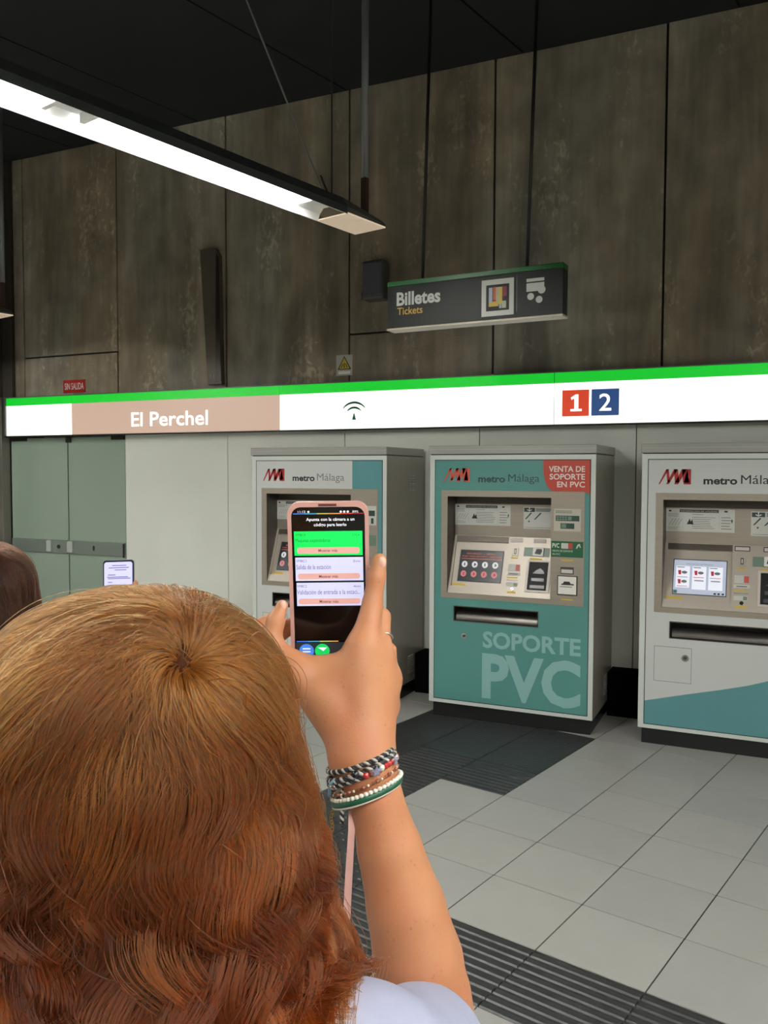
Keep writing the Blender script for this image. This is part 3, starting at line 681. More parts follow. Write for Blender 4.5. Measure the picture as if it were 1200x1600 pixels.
    # louvres on both flanks
    for side in (0, 1):
        xx = MW if side else 0.; sg_ = 1 if side else -1
        for (z0, n) in ((1.575, 7), (.175, 8)):
            for k in range(n):
                for y0 in (.405, .46):
                    z = z0+k*.018
                    MB().add([(xx, y0, z), (xx, y0+.045, z), (xx+sg_*.006, y0+.045, z+.002), (xx+sg_*.006, y0, z+.002), (xx, y0, z+.010), (xx, y0+.045, z+.010)],
                             [(0, 1, 2, 3), (3, 2, 5, 4), (0, 3, 4), (1, 5, 2)]).build('louvre', ALU, t)
    return t
machine('left', -3.627, 'white and teal ticket machine half hidden behind the raised phone')
machine('pvc', -2.153, 'teal ticket machine with SOPORTE PVC lettering and a red corner label')
machine('right', -.728, 'white ticket machine with a pale lit screen cut off by the right edge')

# ------------------------------------------------------------------ people: implicit surfaces turned into one continuous mesh
def axis(*segs):
    """segs: (start, end, step) in order -> one coordinate array with changing spacing"""
    out = []
    for a, b, st in segs: out.append(np.arange(a, b-st*.3, st))
    out.append(np.array([segs[-1][1]])); return np.concatenate(out).astype('f')

def field(prims, X, Y, Z):
    D = np.full((len(X), len(Y), len(Z)), .08, 'f')
    for p in prims:
        k = p[-1]
        if p[0] == 'c':
            a, b, r0, r1 = np.array(p[1], 'f'), np.array(p[2], 'f'), p[3], p[4]; m = max(r0, r1)+.045
            lo, hi = np.minimum(a, b)-m, np.maximum(a, b)+m
        else:
            c, r = np.array(p[1], 'f'), np.array(p[2], 'f'); lo, hi = c-r-.045, c+r+.045
        i0, i1 = np.searchsorted(X, lo[0]), np.searchsorted(X, hi[0]); j0, j1 = np.searchsorted(Y, lo[1]), np.searchsorted(Y, hi[1]); k0, k1 = np.searchsorted(Z, lo[2]), np.searchsorted(Z, hi[2])
        x, y, z = X[i0:i1, None, None], Y[None, j0:j1, None], Z[None, None, k0:k1]
        if p[0] == 'c':
            ab = b-a; L2 = float(ab@ab)+1e-12
            t = np.clip(((x-a[0])*ab[0]+(y-a[1])*ab[1]+(z-a[2])*ab[2])/L2, 0, 1)
            d = np.sqrt((x-a[0]-t*ab[0])**2+(y-a[1]-t*ab[1])**2+(z-a[2]-t*ab[2])**2)-(r0+(r1-r0)*t)
        else:
            q = np.sqrt(((x-c[0])/r[0])**2+((y-c[1])/r[1])**2+((z-c[2])/r[2])**2); d = (q-1)*float(min(r))
            g = np.sqrt(((x-c[0])/r[0]**2)**2+((y-c[1])/r[1]**2)**2+((z-c[2])/r[2]**2)**2)+1e-6; d = q*(q-1)/g
        E = D[i0:i1, j0:j1, k0:k1]
        if p[0] == 'e' and k < 0:                    # negative blend: carve
            k = -k; h = np.clip(.5-.5*(E+d)/k, 0, 1); E[...] = E+(-d-E)*h+k*h*(1-h)
        else:
            h = np.clip(.5+.5*(E-d)/k, 0, 1); E[...] = E+(d-E)*h-k*h*(1-h)
    return D

def nets(D, X, Y, Z):
    """naive surface nets on a rectilinear grid"""
    S = D < 0
    corner = [S[a:S.shape[0]-1+a, b:S.shape[1]-1+b, c:S.shape[2]-1+c] for a in (0, 1) for b in (0, 1) for c in (0, 1)]
    n = sum(c.astype('u1') for c in corner); act = (n > 0) & (n < 8)
    I, J, K = np.nonzero(act); idx = np.full(act.shape, -1, 'i4'); idx[I, J, K] = np.arange(len(I))
    acc = np.zeros((len(I), 3)); cnt = np.zeros(len(I))
    G = (X, Y, Z)
    for ax in range(3):
        o = [0, 0, 0]
        for u in (0, 1):
            for v in (0, 1):
                o = [0, 0, 0]; oth = [q for q in range(3) if q != ax]; o[oth[0]] = u; o[oth[1]] = v
                a = (I+o[0], J+o[1], K+o[2]); e = [0, 0, 0]; e[ax] = 1; b = (a[0]+e[0], a[1]+e[1], a[2]+e[2])
                da, db = D[a], D[b]; m = (da < 0) != (db < 0); t = np.where(m, da/(da-db+1e-12), 0)
                P = np.stack([X[a[0]], Y[a[1]], Z[a[2]]], 1).astype('f8'); P[:, ax] += t*(G[ax][b[ax]]-G[ax][a[ax]])
                acc += P*m[:, None]; cnt += m
    V = acc/cnt[:, None]; F = []
    for ax in range(3):
        u, v = [(1, 2), (2, 0), (0, 1)][ax]
        sl0 = [slice(None)]*3; sl1 = [slice(None)]*3; sl0[ax] = slice(0, -1); sl1[ax] = slice(1, None)
        for q in (u, v): sl0[q] = slice(1, -1); sl1[q] = slice(1, -1)
        A, B = S[tuple(sl0)], S[tuple(sl1)]; e = np.array(np.nonzero(A != B)); sg = A[tuple(e)]
        e = e.T.copy(); e[:, u] += 1; e[:, v] += 1
        def c(du, dv):
            w_ = e.copy(); w_[:, u] += du; w_[:, v] += dv; return idx[w_[:, 0], w_[:, 1], w_[:, 2]]
        q = np.stack([c(-1, -1), c(0, -1), c(0, 0), c(-1, 0)], 1); q[~sg] = q[~sg][:, ::-1]; F.append(q)
    return V, np.concatenate(F)

def implicit(name, prims, ax, m, parent, smooth=2, cuts=(), solid=0., label=None):
    D = field(prims, *ax); V, F = nets(D, *ax)
    me = bpy.data.meshes.new(name); me.from_pydata(V.tolist(), [], F.tolist())
    bm = bmesh.new(); bm.from_mesh(me)
    for co, no in cuts: bmesh.ops.bisect_plane(bm, geom=bm.verts[:]+bm.edges[:]+bm.faces[:], plane_co=co, plane_no=no, clear_outer=True)
    for _ in range(smooth): bmesh.ops.smooth_vert(bm, verts=[v for v in bm.verts if not v.is_boundary], factor=.5, use_axis_x=True, use_axis_y=True, use_axis_z=True)
    bm.to_mesh(me); bm.free()
    me.polygons.foreach_set('use_smooth', [True]*len(me.polygons)); me.materials.append(m)
    o = bpy.data.objects.new(name, me); C.objects.link(o); o.parent = parent
    if solid: s_ = o.modifiers.new('s', 'SOLIDIFY'); s_.thickness = solid; s_.offset = -1
    if label: o['label'] = label
    return o

def skin_mat(name, rgb):
    m = mat(name, rgb, .48, sss=.12, spec=.35); nt = m.node_tree; b = nt.nodes['Principled BSDF']; N = nt.nodes.new; L = nt.links.new
    tc = N('ShaderNodeTexCoord')
    def noise(sc, det=3):
        n = N('ShaderNodeTexNoise'); n.inputs['Scale'].default_value = sc; n.inputs['Detail'].default_value = det; L(tc.outputs['Object'], n.inputs[0]); return n.outputs[0]
    def rng(v, lo, hi, a, c):
        r = N('ShaderNodeMapRange'); r.inputs[1].default_value = lo; r.inputs[2].default_value = hi; r.inputs[3].default_value = a; r.inputs[4].default_value = c; L(v, r.inputs[0]); return r.outputs[0]
    def mix(f, a, c):
        x = N('ShaderNodeMix'); x.data_type = 'RGBA'; L(f, x.inputs[0])
        for s, q in ((a, 6), (c, 7)):
            if isinstance(s, tuple): x.inputs[q].default_value = (*lin(s), 1)
            else: L(s, x.inputs[q])
        return x.outputs[2]
    c = mix(rng(noise(22), .4, .7, 0, .55), rgb, (rgb[0]-4, int(rgb[1]*.86), int(rgb[2]*.84)))
    c = mix(rng(noise(9), .4, .7, 0, .4), c, (min(255, rgb[0]+10), rgb[1]+12, rgb[2]+6))
    vo = N('ShaderNodeTexVoronoi'); vo.inputs['Scale'].default_value = 170; L(tc.outputs['Object'], vo.inputs[0])
    fr_ = rng(vo.outputs[0], .08, .28, .5, 0); gt = rng(noise(60, 1), .48, .66, 0, 1)
    mu = N('ShaderNodeMath'); mu.operation = 'MULTIPLY'; L(fr_, mu.inputs[0]); L(gt, mu.inputs[1])
    c = mix(mu.outputs[0], c, (128, 78, 54)); L(c, b.inputs['Base Color'])
    bp = N('ShaderNodeBump'); bp.inputs['Distance'].default_value = .0004; bp.inputs['Strength'].default_value = .35; L(noise(520, 3), bp.inputs['Height']); L(bp.outputs[0], b.inputs['Normal'])
    return m

def hair_mat(name, stops, rough=.32):
    m = bpy.data.materials.new(name); m.use_nodes = True; nt = m.node_tree; nt.nodes.clear(); N = nt.nodes.new; L = nt.links.new
    o = N('ShaderNodeOutputMaterial'); h = N('ShaderNodeBsdfHairPrincipled'); h.parametrization = 'COLOR'
    info = N('ShaderNodeHairInfo'); at = N('ShaderNodeAttribute'); at.attribute_name = 'tint'
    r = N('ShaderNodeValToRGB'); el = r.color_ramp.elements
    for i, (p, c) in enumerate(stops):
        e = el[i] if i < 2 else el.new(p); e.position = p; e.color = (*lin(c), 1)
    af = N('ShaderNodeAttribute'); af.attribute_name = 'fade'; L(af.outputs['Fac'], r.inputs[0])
    rr = N('ShaderNodeMapRange'); rr.inputs[3].default_value = .82; rr.inputs[4].default_value = 1.15; L(info.outputs['Random'], rr.inputs[0])
    ml = N('ShaderNodeMath'); ml.operation = 'MULTIPLY'; L(rr.outputs[0], ml.inputs[0]); L(at.outputs['Fac'], ml.inputs[1])
    v = N('ShaderNodeVectorMath'); v.operation = 'SCALE'; L(r.outputs[0], v.inputs[0]); L(ml.outputs[0], v.inputs['Scale'])
    L(v.outputs[0], h.inputs['Color']); h.inputs['Roughness'].default_value = rough; h.inputs['Radial Roughness'].default_value = .4; h.inputs['IOR'].default_value = 1.42
    L(h.outputs[0], o.inputs[0]); return m

def hair(parent, c, R, crown, prof, n_clump, n_child, length, mcore, mstrand, wave=.011, seed=1, zmin=1.2, radius=.00026, face_y=.055, frizz=1., ew=2.3, gather=.88, swirl=.25, span=1.35, left=1., deep=.15, avoid=()):
    """strands grown from the scalp: away from the crown first, then falling round the head, gathered in wavy locks"""
    rg = np.random.default_rng(seed); c = np.array(c); R = np.array(R); crown = np.array(crown)
    pz = np.array([p[0] for p in prof]); prx = np.array([p[1] for p in prof]); pry = np.array([p[2] for p in prof])
    def fs(P):
        """how far out a point lies: 1 on the outer hair surface"""
        z = P[..., 2]; rx = np.where(z < c[2], np.interp(-z, -pz, prx), R[0]); ry = np.where(z < c[2], np.interp(-z, -pz, pry), R[1])
        qz = np.where(z < c[2], 0, (z-c[2])/R[2]); rx = np.where(P[..., 0] < c[0], rx*left, rx)
        return (np.abs((P[..., 0]-c[0])/rx)**ew+np.abs((P[..., 1]-c[1])/ry)**ew+np.abs(qz)**ew)**(1/ew)
    def fix(P, s):
        f = fs(P); k = (s/np.maximum(f, 1e-4))[..., None]; Q = c+(P-c)*k
        low = P[..., 2] < c[2]; Q[..., 2] = np.where(low, P[..., 2], Q[..., 2]); return Q
    def grad(P):
        e = 1e-4; g = np.stack([fs(P+np.eye(3)[i]*e)-fs(P-np.eye(3)[i]*e) for i in range(3)], -1)
        return g/np.maximum(np.linalg.norm(g, axis=-1, keepdims=True), 1e-9)
    def grow(roots, lay, Ln, steps):
        P = fix(roots, .90*lay); path = [P]; prog = np.linspace(.35, 1.65, steps); ds0 = (Ln/steps)[:, None]; s = np.zeros(len(P))
        for i in range(steps):
            ds = ds0*prog[i]; g = grad(P); away = P-crown; away = away+np.cross(g, away)*swirl; away -= g*(away*g).sum(-1, keepdims=True); away /= np.maximum(np.linalg.norm(away, axis=-1, keepdims=True), .004)
            dn = np.array([0, 0, -1.])-g*(-g[:, 2:3]); dn = dn/np.maximum(np.linalg.norm(dn, axis=-1, keepdims=True), .15)
            dn = np.where((P[:, 2:3] < c[2]), np.array([0, 0, -1.]), dn)
            w_ = np.exp(-s/.085)[:, None]; d = away*w_+dn*(1-w_); d /= np.maximum(np.linalg.norm(d, axis=-1, keepdims=True), 1e-6)
            P = P+d*ds; s = s+ds[:, 0]*np.ones(len(P))
            k = np.clip(s/.022, 0, 1); P = fix(P, lay*(.91+.09*k*(2-k)))
            bad = (P[:, 1] > face_y) & (P[:, 2] < c[2]+.05); P[:, 1] = np.where(bad, face_y-.0*P[:, 1], P[:, 1])
            path.append(P)
        return np.stack(path, 1)
    # roots: even over the scalp, none on the face
    m = n_clump*4; k = np.arange(m)+.5; ph = np.arccos(1-k/m*span); th = math.pi*(1+5**.5)*k
    dr = np.stack([np.sin(ph)*np.cos(th), np.sin(ph)*np.sin(th), np.cos(ph)], 1); dr = dr[(dr[:, 1] < .45)]
    dr = dr[rg.permutation(len(dr))[:n_clump]]; nc_ = n_clump//6; cd = (crown-c)/R; cd /= np.linalg.norm(cd); ex = cd+rg.normal(0, 1, (nc_, 3))*rg.choice([.03, .09, .18], (nc_, 1)); dr = np.concatenate([dr, ex/np.linalg.norm(ex, axis=1, keepdims=True)]); n_clump = len(dr)
    steps = 26
    root = c+dr*R*.8; sc0 = dr[rg.permutation(n_clump)[:n_clump//8]]; sup = np.argmax(dr@sc0.T, 1); sr = rg.random((len(sc0), 4)); lay = 1-deep*(.4*rg.random(n_clump)**1.3+.6*sr[sup, 0]); Ln = length*(1-.12*rg.random(n_clump)); lay = lay-.07*np.clip(.75-dr[:, 2], 0, 1)*(deep > 0)
    tint = (.38+.8*rg.random(n_clump)**1.3)*(.5+.95*sr[sup, 1])
    N = n_clump*n_child; cl = np.repeat(np.arange(n_clump), n_child)
    # children start round their lock and drift towards it
    off = rg.normal(0, 1, (N, 3))*.010
    g0 = fix(root, np.full(n_clump, .86)); gch = grow(fix(g0[cl]+off, np.full(N, .86)), np.clip(lay[cl]+rg.normal(0, .012, N), .84, 1.015), Ln[cl]*(1-.1*rg.random(N)), steps)
    gp = grow(g0, lay, Ln, steps)
    t = np.concatenate([[0], np.cumsum(np.linspace(.35, 1.65, steps))/steps])[None, :, None]; s = t*length
    pull = np.clip((t-.06)/.45, 0, 1)**.8*gather
    P = gch*(1-pull)+gp[cl]*pull
    strand_off = rg.normal(0, 1, (N, 1, 3))*.0022*np.clip(t*2, 0, 1); P = P+strand_off
    # waves: neighbouring locks move together, each with a phase of its own
    rr = P-np.array([c[0], c[1], 0]); rr[..., 2] = 0; nrm = rr/np.maximum(np.linalg.norm(rr, axis=-1, keepdims=True), 1e-6); tan = np.stack([-nrm[..., 1], nrm[..., 0], nrm[..., 2]*0], -1)
    wl = (.085+.045*sr[sup, 1]+.012*rg.random(n_clump))[cl][:, None]; p0 = (sr[sup, 2]*6.28+rg.normal(0, .8, n_clump))[cl][:, None]; p1 = (sr[sup, 3]*6.28+rg.normal(0, .8, n_clump))[cl][:, None]
    drop = np.maximum(crown[2]-P[..., 2], 0); A = wave*np.clip((drop-.03)/.17, 0, 1)**1.1*(.6+.8*rg.random(n_clump))[cl][:, None]; z = drop*.75+s[..., 0]*.25
    P = P+tan*(A*np.sin(z/wl*6.28+p0))[..., None]+nrm*(A*.75*(np.sin(z/wl*6.28*.9+p1)-.7))[..., None]
    sc = rg.random((N, 1))*6.28; P = P+tan*(.0004*frizz*np.sin(z*150+sc))[..., None]+nrm*(.0004*frizz*np.cos(z*120+sc*1.7))[..., None]
    for a, b_, rad in avoid:                     # the hair lies over the shoulders, not in them
        a = np.array(a); ab = np.array(b_)-a; tt = np.clip(((P-a)@ab)/(ab@ab), 0, 1)[..., None]; v = P-(a+ab*tt); d = np.linalg.norm(v, axis=-1, keepdims=True)
        want = rad+.012*(lay[cl][:, None, None]-.8)/.2; P = np.where(d < want, a+ab*tt+v/np.maximum(d, 1e-5)*want, P)
    # stray hairs
    st = rg.random(N) < .008*frizz; amp = (rg.random((N, 1, 1))*.016*st[:, None, None]); P = P+(nrm*np.abs(np.sin(s*14+rg.random((N, 1, 1))*6))+tan*np.sin(s*19+rg.random((N, 1, 1))*6))*amp
    hc = bpy.data.hair_curves.new('hair_strands'); hc.add_curves([steps+1]*N)
    hc.position_data.foreach_set('vector', P.astype('f').ravel()) if hasattr(hc, 'position_data') else hc.attributes['position'].data.foreach_set('vector', P.astype('f').ravel())
    ra = hc.attributes.get('radius') or hc.attributes.new('radius', 'FLOAT', 'POINT')
    ra.data.foreach_set('value', (np.ones((N, 1))*radius*(1-.55*np.linspace(0, 1, steps+1)[None]**2)).astype('f').ravel())
    ta = hc.attributes.new('tint', 'FLOAT', 'CURVE'); ta.data.foreach_set('value', tint[cl].astype('f'))
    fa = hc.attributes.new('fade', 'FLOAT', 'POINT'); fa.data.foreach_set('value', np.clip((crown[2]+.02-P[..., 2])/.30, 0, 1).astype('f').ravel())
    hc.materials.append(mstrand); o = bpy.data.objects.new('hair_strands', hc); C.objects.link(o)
    # the mass of hair under the loose strands: a closed shell just inside them
    b = MB(); nu, rows = 48, []
    lv = [(c[2]+R[2]*.955*math.sin(a), math.cos(a)**.9) for a in np.linspace(1.45, 0, 14)]+[(zz, 1.) for zz in np.linspace(c[2]-.012, zmin+.02, 22)]
    for zz, k in lv:
        row = []
        for j in range(nu):
            a = 2*math.pi*j/nu; d = np.array([math.cos(a), math.sin(a)])
            rx = np.interp(-zz, -pz, prx) if zz < c[2] else R[0]; ry = np.interp(-zz, -pz, pry) if zz < c[2] else R[1]
            if d[0] < 0: rx = rx*left
            qz = max(0, (zz-c[2])/(R[2]*.94)); h_ = max(0., 1-min(1, qz)**ew)**(1/ew)
            f = (abs(d[0]/rx)**ew+abs(d[1]/ry)**ew)**(-1/ew); q = (.90-deep*.25)*f*h_*(1+.012*math.sin(a*11+zz*17)); x, y = c[0]+d[0]*q, c[1]+d[1]*q
            if zz < c[2]+.05: y = min(y, face_y-.01)
            row.append((x, y, zz))
        rows.append(row)
    vs = [(c[0], c[1], c[2]+R[2]*.945)]+[p for r_ in rows for p in r_]+[(c[0], c[1]-.05, zmin)]
    fs_ = [(0, 1+j, 1+(j+1) % nu) for j in range(nu)]
    for i in range(len(rows)-1): fs_ += [(1+i*nu+j, 1+(i+1)*nu+j, 1+(i+1)*nu+(j+1) % nu, 1+i*nu+(j+1) % nu) for j in range(nu)]
    e = len(vs)-1; fs_ += [(e, 1+(len(rows)-1)*nu+(j+1) % nu, 1+(len(rows)-1)*nu+j) for j in range(nu)]
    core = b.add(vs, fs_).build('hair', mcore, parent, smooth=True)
    o.parent = core; o['kind'] = 'stuff'
    return core

def lv(x, y):                       # level frame of the two visitors: x to their right, y where they look
    return (x*math.cos(PSI)-y*math.sin(PSI), x*math.sin(PSI)+y*math.cos(PSI), 0)

SKIN = skin_mat('sunned_skin', (180, 126, 91))
def chain(pts, rs, k): return [('c', pts[i], pts[i+1], rs[i], rs[i+1], k) for i in range(len(pts)-1)]
def figure(s=1.):
    """torso, neck, head and legs of a standing woman 1.61 m tall, facing +y"""
    P = [('c', (-.145, -.045, 1.295), (.145, -.045, 1.295), .052, .052, .02), ('c', (0, -.03, 1.34), (0, -.04, 1.30), .05, .07, .05),
         ('e', (0, -.03, 1.18), (.155, .105, .17), .05), ('c', (-.07, .045, 1.17), (.07, .045, 1.17), .058, .058, .04), ('e', (0, -.02, 1.02), (.125, .09, .14), .05),
         ('e', (0, -.02, .90), (.165, .115, .12), .05),
         ('c', (0, -.015, 1.45), (0, -.035, 1.32), .050, .056, .02)]
    for sg in (-1, 1):
        P += chain([(sg*.085, -.02, .86), (sg*.09, 0, .47), (sg*.09, -.02, .09)], [.088, .055, .036], .02)+[('c', (sg*.09, -.035, .04), (sg*.105, .13, .03), .036, .026, .02)]
    # head with a face
    P += [('e', (0, -.005, 1.53), (.074, .092, .088), .02), ('c', (0, .025, 1.475), (0, .055, 1.425), .052, .028, .03), ('c', (0, .088, 1.515), (0, .108, 1.482), .008, .012, .012),
          ('c', (-.018, .082, 1.448), (.018, .082, 1.448), .009, .009, .01), ('c', (-.035, .078, 1.535), (.035, .078, 1.535), .010, .010, .01),
          ('e', (-.031, .098, 1.512), (.014, .014, .010), -.01), ('e', (.031, .098, 1.512), (.014, .014, .010), -.01),
          ('e', (-.077, 0, 1.50), (.008, .018, .032), .006), ('e', (.077, 0, 1.50), (.008, .018, .032), .006)]
    return P

# --- the woman in front
W1 = thing('person', 'woman seen from behind with long wavy auburn hair raising a phone in her right hand', 'person', lv(-.172, .598), PSI)
fig = figure()
sh, el = (.168, -.05, 1.295), (.222, .150, 1.185)
arm = chain([sh, (.196, .06, 1.235), el], [.052, .047, .041], .02)
arm += chain([el, (.211, .152, 1.228), (.2045, .154, 1.263), (.1935, .157, 1.31), (.1785, .160, 1.363), (.1655, .163, 1.41), (.157, .168, 1.436)], [.040, .0425, .0410, .0362, .0297, .0245, .0245], .004)
Wr = (.152, .172, 1.445)
hand = [('c', (.157, .168, 1.434), Wr, .025, .024, .012)]
iM, mM, rM, pM = (.152, .198, 1.543), (.167, .209, 1.530), (.1755, .219, 1.507), (.174, .223, 1.480)
hand += [('c', Wr, iM, .022, .0145, .016), ('c', Wr, mM, .022, .0145, .016), ('c', Wr, rM, .021, .0125, .016), ('c', Wr, pM, .020, .0120, .016),
         ('c', Wr, (.131, .186, 1.474), .021, .019, .016), ('c', (.131, .186, 1.474), (.088, .199, 1.518), .019, .0150, .012),
         ('c', (.120, .193, 1.500), (.150, .197, 1.525), .018, .016, .016), ('c', (.090, .200, 1.520), (.148, .199, 1.527), .0125, .0125, .012), ('c', (.125, .197, 1.49), (.158, .205, 1.50), .019, .019, .02)]
thumb = chain([(.090, .199, 1.517), (.0635, .207, 1.546), (.0665, .213, 1.565), (.0725, .219, 1.580)], [.0145, .0098, .0088, .0060], .004)
index = chain([iM, (.161, .218, 1.583), (.1645, .222, 1.607), (.1675, .224, 1.624)], [.0140, .0098, .0090, .0078], .004)
middle = chain([mM, (.170, .232, 1.566), (.160, .265, 1.573), (.140, .2735, 1.568)], [.0130, .0090, .0085, .0075], .004)
ring_f = chain([rM, (.176, .252, 1.528), (.158, .274, 1.530), (.135, .275, 1.528)], [.0125, .0090, .0085, .0075], .004)
pinky = chain([pM, (.172, .252, 1.490), (.155, .270, 1.492), (.134, .272, 1.490)], [.0115, .0082, .0075, .0068], .004)
Lh = [('c', (-.168, -.05, 1.295), (-.15, .14, 1.17), .052, .041, .02)]+chain([(-.15, .14, 1.17), (-.10, .18, 1.28), (-.022, .235, 1.44)], [.041, .038, .024], .012)
Lp = (.020, .265, 1.512)
Lh += [('c', (-.022, .235, 1.44), Lp, .023, .018, .014), ('c', (-.022, .235, 1.44), (.03, .268, 1.49), .022, .016, .014)]
Lf = [chain([Lp, (.030, .262, 1.535), (.046, .262, 1.551), (.060, .268, 1.560)], [.013, .0095, .0088, .0075], .004),
      chain([(.028, .268, 1.505), (.050, .276, 1.53), (.072, .277, 1.548), (.086, .276, 1.552)], [.013, .009, .0085, .0075], .004),
      chain([(.032, .270, 1.49), (.058, .276, 1.508), (.082, .277, 1.52), (.098, .276, 1.524)], [.012, .009, .0085, .0075], .004),
      chain([(.030, .268, 1.475), (.055, .274, 1.484), (.076, .276, 1.488), (.09, .276, 1.488)], [.011, .008, .0075, .0068], .004),
      chain([(.0, .245, 1.475), (.03, .232, 1.492), (.055, .232, 1.505), (.07, .234, 1.512)], [.014, .0105, .0095, .008], .004)]
prims = fig+arm+hand
for f in (thumb, index, middle, ring_f, pinky): prims += [(*f[0][:-1], .012)]+[(*q[:-1], .004) for q in f[1:]]
prims += Lh
for f in Lf: prims += [(*f[0][:-1], .01)]+[(*q[:-1], .004) for q in f[1:]]
AX = axis((-.27, -.11, .012), (-.11, .04, .0042), (.04, .25, .0021), (.25, .33, .01)), axis((-.20, -.12, .012), (-.12, .12, .0045), (.12, .30, .0021), (.30, .34, .01)), axis((-.03, 1.16, .012), (1.16, 1.24, .005), (1.24, 1.65, .0021), (1.65, 1.70, .01))
implicit('body', prims, AX, SKIN, W1, smooth=3)
NAIL = mat('fingernail', (226, 178, 156), .25, spec=.6)
MB().ball((.1700, .2180, 1.6225), .0062, 12, sc=(.72, .45, 1.0)).build('fingernail', NAIL, W1, smooth=True)
MB().ball((.0735, .2142, 1.5805), .0048, 12, sc=(.75, .4, 1.1)).build('fingernail', NAIL, W1, smooth=True)
for sx in (-1, 1):
    MB().ball((sx*.031, .077, 1.512), .0125, 14).build('eye', mat('eye_white', (225, 222, 214), .2), W1, smooth=True)
    MB().ball((sx*.031, .0855, 1.512), .0055, 10).build('iris', mat('iris_brown', (70, 48, 32), .15), W1, smooth=True)
MB().ball((0, .092, 1.447), .012, 14, sc=(1.6, .35, .5)).build('lips', mat('lips', (176, 92, 84), .4), W1, smooth=True)
CX = (axis((-.30, .33, .0075)), axis((-.22, .24, .0075)), axis((.66, 1.42, .0075)))
ua = Vector(el)-Vector(sh); hem = Vector(sh)+ua*.72
top = [(q[0], q[1], q[2], q[3]+.010, q[4]+.010, q[5]) if q[0] == 'c' else (q[0], q[1], tuple(r+.010 for r in q[2]), q[3]) for q in fig[:6]]
sl = [('c', tuple(Vector(sh)+Vector((0, 0, -.008))), tuple(Vector(sh)+Vector((-.002, 0, -.004))+ua*.95), .0605, .0585, .03), ('c', (-.168, -.05, 1.295), (-.153, .105, 1.19), .062, .058, .03)]
SHIRT = mat('pale_lilac_jersey', (172, 178, 204), .85, noise=(40, .03), bump=(900, .0005))
shirt = implicit('t_shirt', top+[(*q[:2], tuple(Vector(q[1]).lerp(Vector(q[2]), .35)), q[3], q[4], q[5]) for q in sl], CX, SHIRT, W1, smooth=3, cuts=[((0, 0, .80), (0, 0, -1)), ((0, 0, 1.372), (0, 0, 1))], solid=.003)
implicit('sleeve', [sl[0]], (axis((.08, .33, .005)), axis((-.15, .24, .005)), axis((1.08, 1.40, .005))), SHIRT, shirt, smooth=3, cuts=[(hem, ua), (Vector(sh)+ua*.02, -ua)], solid=.003)
implicit('sleeve', [sl[1]], (axis((-.33, -.06, .006)), axis((-.15, .24, .006)), axis((1.08, 1.40, .006))), SHIRT, shirt, smooth=3, cuts=[(Vector((-.155, .09, 1.20)), (.05, .75, -.6)), (Vector((-.166, -.03, 1.28)), (-.05, -.75, .6))], solid=.003)
JEANS = mat('blue_denim', (58, 74, 104), .85, noise=(60, .1))
implicit('trousers', [(q[0], q[1], q[2], q[3]+.012, q[4]+.014, q[5]) if q[0] == 'c' else (q[0], q[1], tuple(r+.008 for r in q[2]), q[3]) for q in fig if (q[0] == 'c' and q[1][2] < .9 and q[1][2] > .1) or (q[0] == 'e' and q[1][2] == .90)],
         (axis((-.26, .26, .009)), axis((-.2, .2, .009)), axis((.04, 1.06, .009))), JEANS, W1, cuts=[((0, 0, .07), (0, 0, -1)), ((0, 0, .98), (0, 0, 1))], solid=.003)
for sg in (-1, 1):
    implicit('shoe', [('c', (sg*.09, -.04, .045), (sg*.107, .14, .035), .048, .036, .02), ('c', (sg*.09, -.03, .05), (sg*.09, -.02, .10), .046, .044, .02)], (axis((-.2, .2, .007)), axis((-.12, .22, .007)), axis((-.02, .18, .007))),
             mat('white_sneaker', (206, 204, 198), .6), W1, cuts=[((0, 0, .0), (0, 0, -1)), ((0, 0, .115), (0, 0, 1))], solid=.002)
HP = [(1.50, .114, .120), (1.476, .122, .121), (1.434, .131, .122), (1.398, .136, .124), (1.361, .145, .140), (1.333, .156, .152), (1.30, .166, .158), (1.15, .165, .155)]
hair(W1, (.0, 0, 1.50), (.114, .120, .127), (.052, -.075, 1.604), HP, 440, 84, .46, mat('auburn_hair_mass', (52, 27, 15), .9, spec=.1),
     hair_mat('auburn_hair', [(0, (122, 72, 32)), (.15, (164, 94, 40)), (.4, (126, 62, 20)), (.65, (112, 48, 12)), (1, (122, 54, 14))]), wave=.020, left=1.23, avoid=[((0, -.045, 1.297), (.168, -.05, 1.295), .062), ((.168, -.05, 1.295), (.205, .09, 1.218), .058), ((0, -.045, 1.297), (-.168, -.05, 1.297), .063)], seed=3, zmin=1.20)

# phone in a rose case
tl, bl = Vector((.076, .229, 1.6805)), Vector((.0785, .250, 1.507))
ph = thing('smartphone', 'large phone in a rose pink case showing green and white cards', 'phone', lv(-.172, .598), PSI)
uz = (tl-bl).normalized(); ux = Vector((.0835, .0, .0012)).normalized(); HH = (tl-bl).length; PW = .0805
PF = frame3(bl, ux, uz)
def rrect(u0, u1, v0, v1, r, n=6):
    out = []
    for cx, cy, a0 in ((u1-r, v1-r, 0), (u0+r, v1-r, 90), (u0+r, v0+r, 180), (u1-r, v0+r, 270)):
        out += [(cx+r*math.cos(math.radians(a0+90*i/n)), cy+r*math.sin(math.radians(a0+90*i/n))) for i in range(n+1)]
    return out
CASE = mat('rose_case', (206, 158, 148), .35)
case = MB().prism(rrect(0, PW, 0, HH, .012), PF, -.0105, -.0012).build('phone_case', CASE, ph, bevel=.0012)
o_ = rrect(0, PW, 0, HH, .012); i_ = rrect(.0038, PW-.0038, .0038, HH-.0045, .0095); n = len(o_)
vs = [PF(*p, -.0015) for p in o_]+[PF(*p, .0012) for p in o_]+[PF(*p, .0012) for p in i_]+[PF(*p, -.0015) for p in i_]
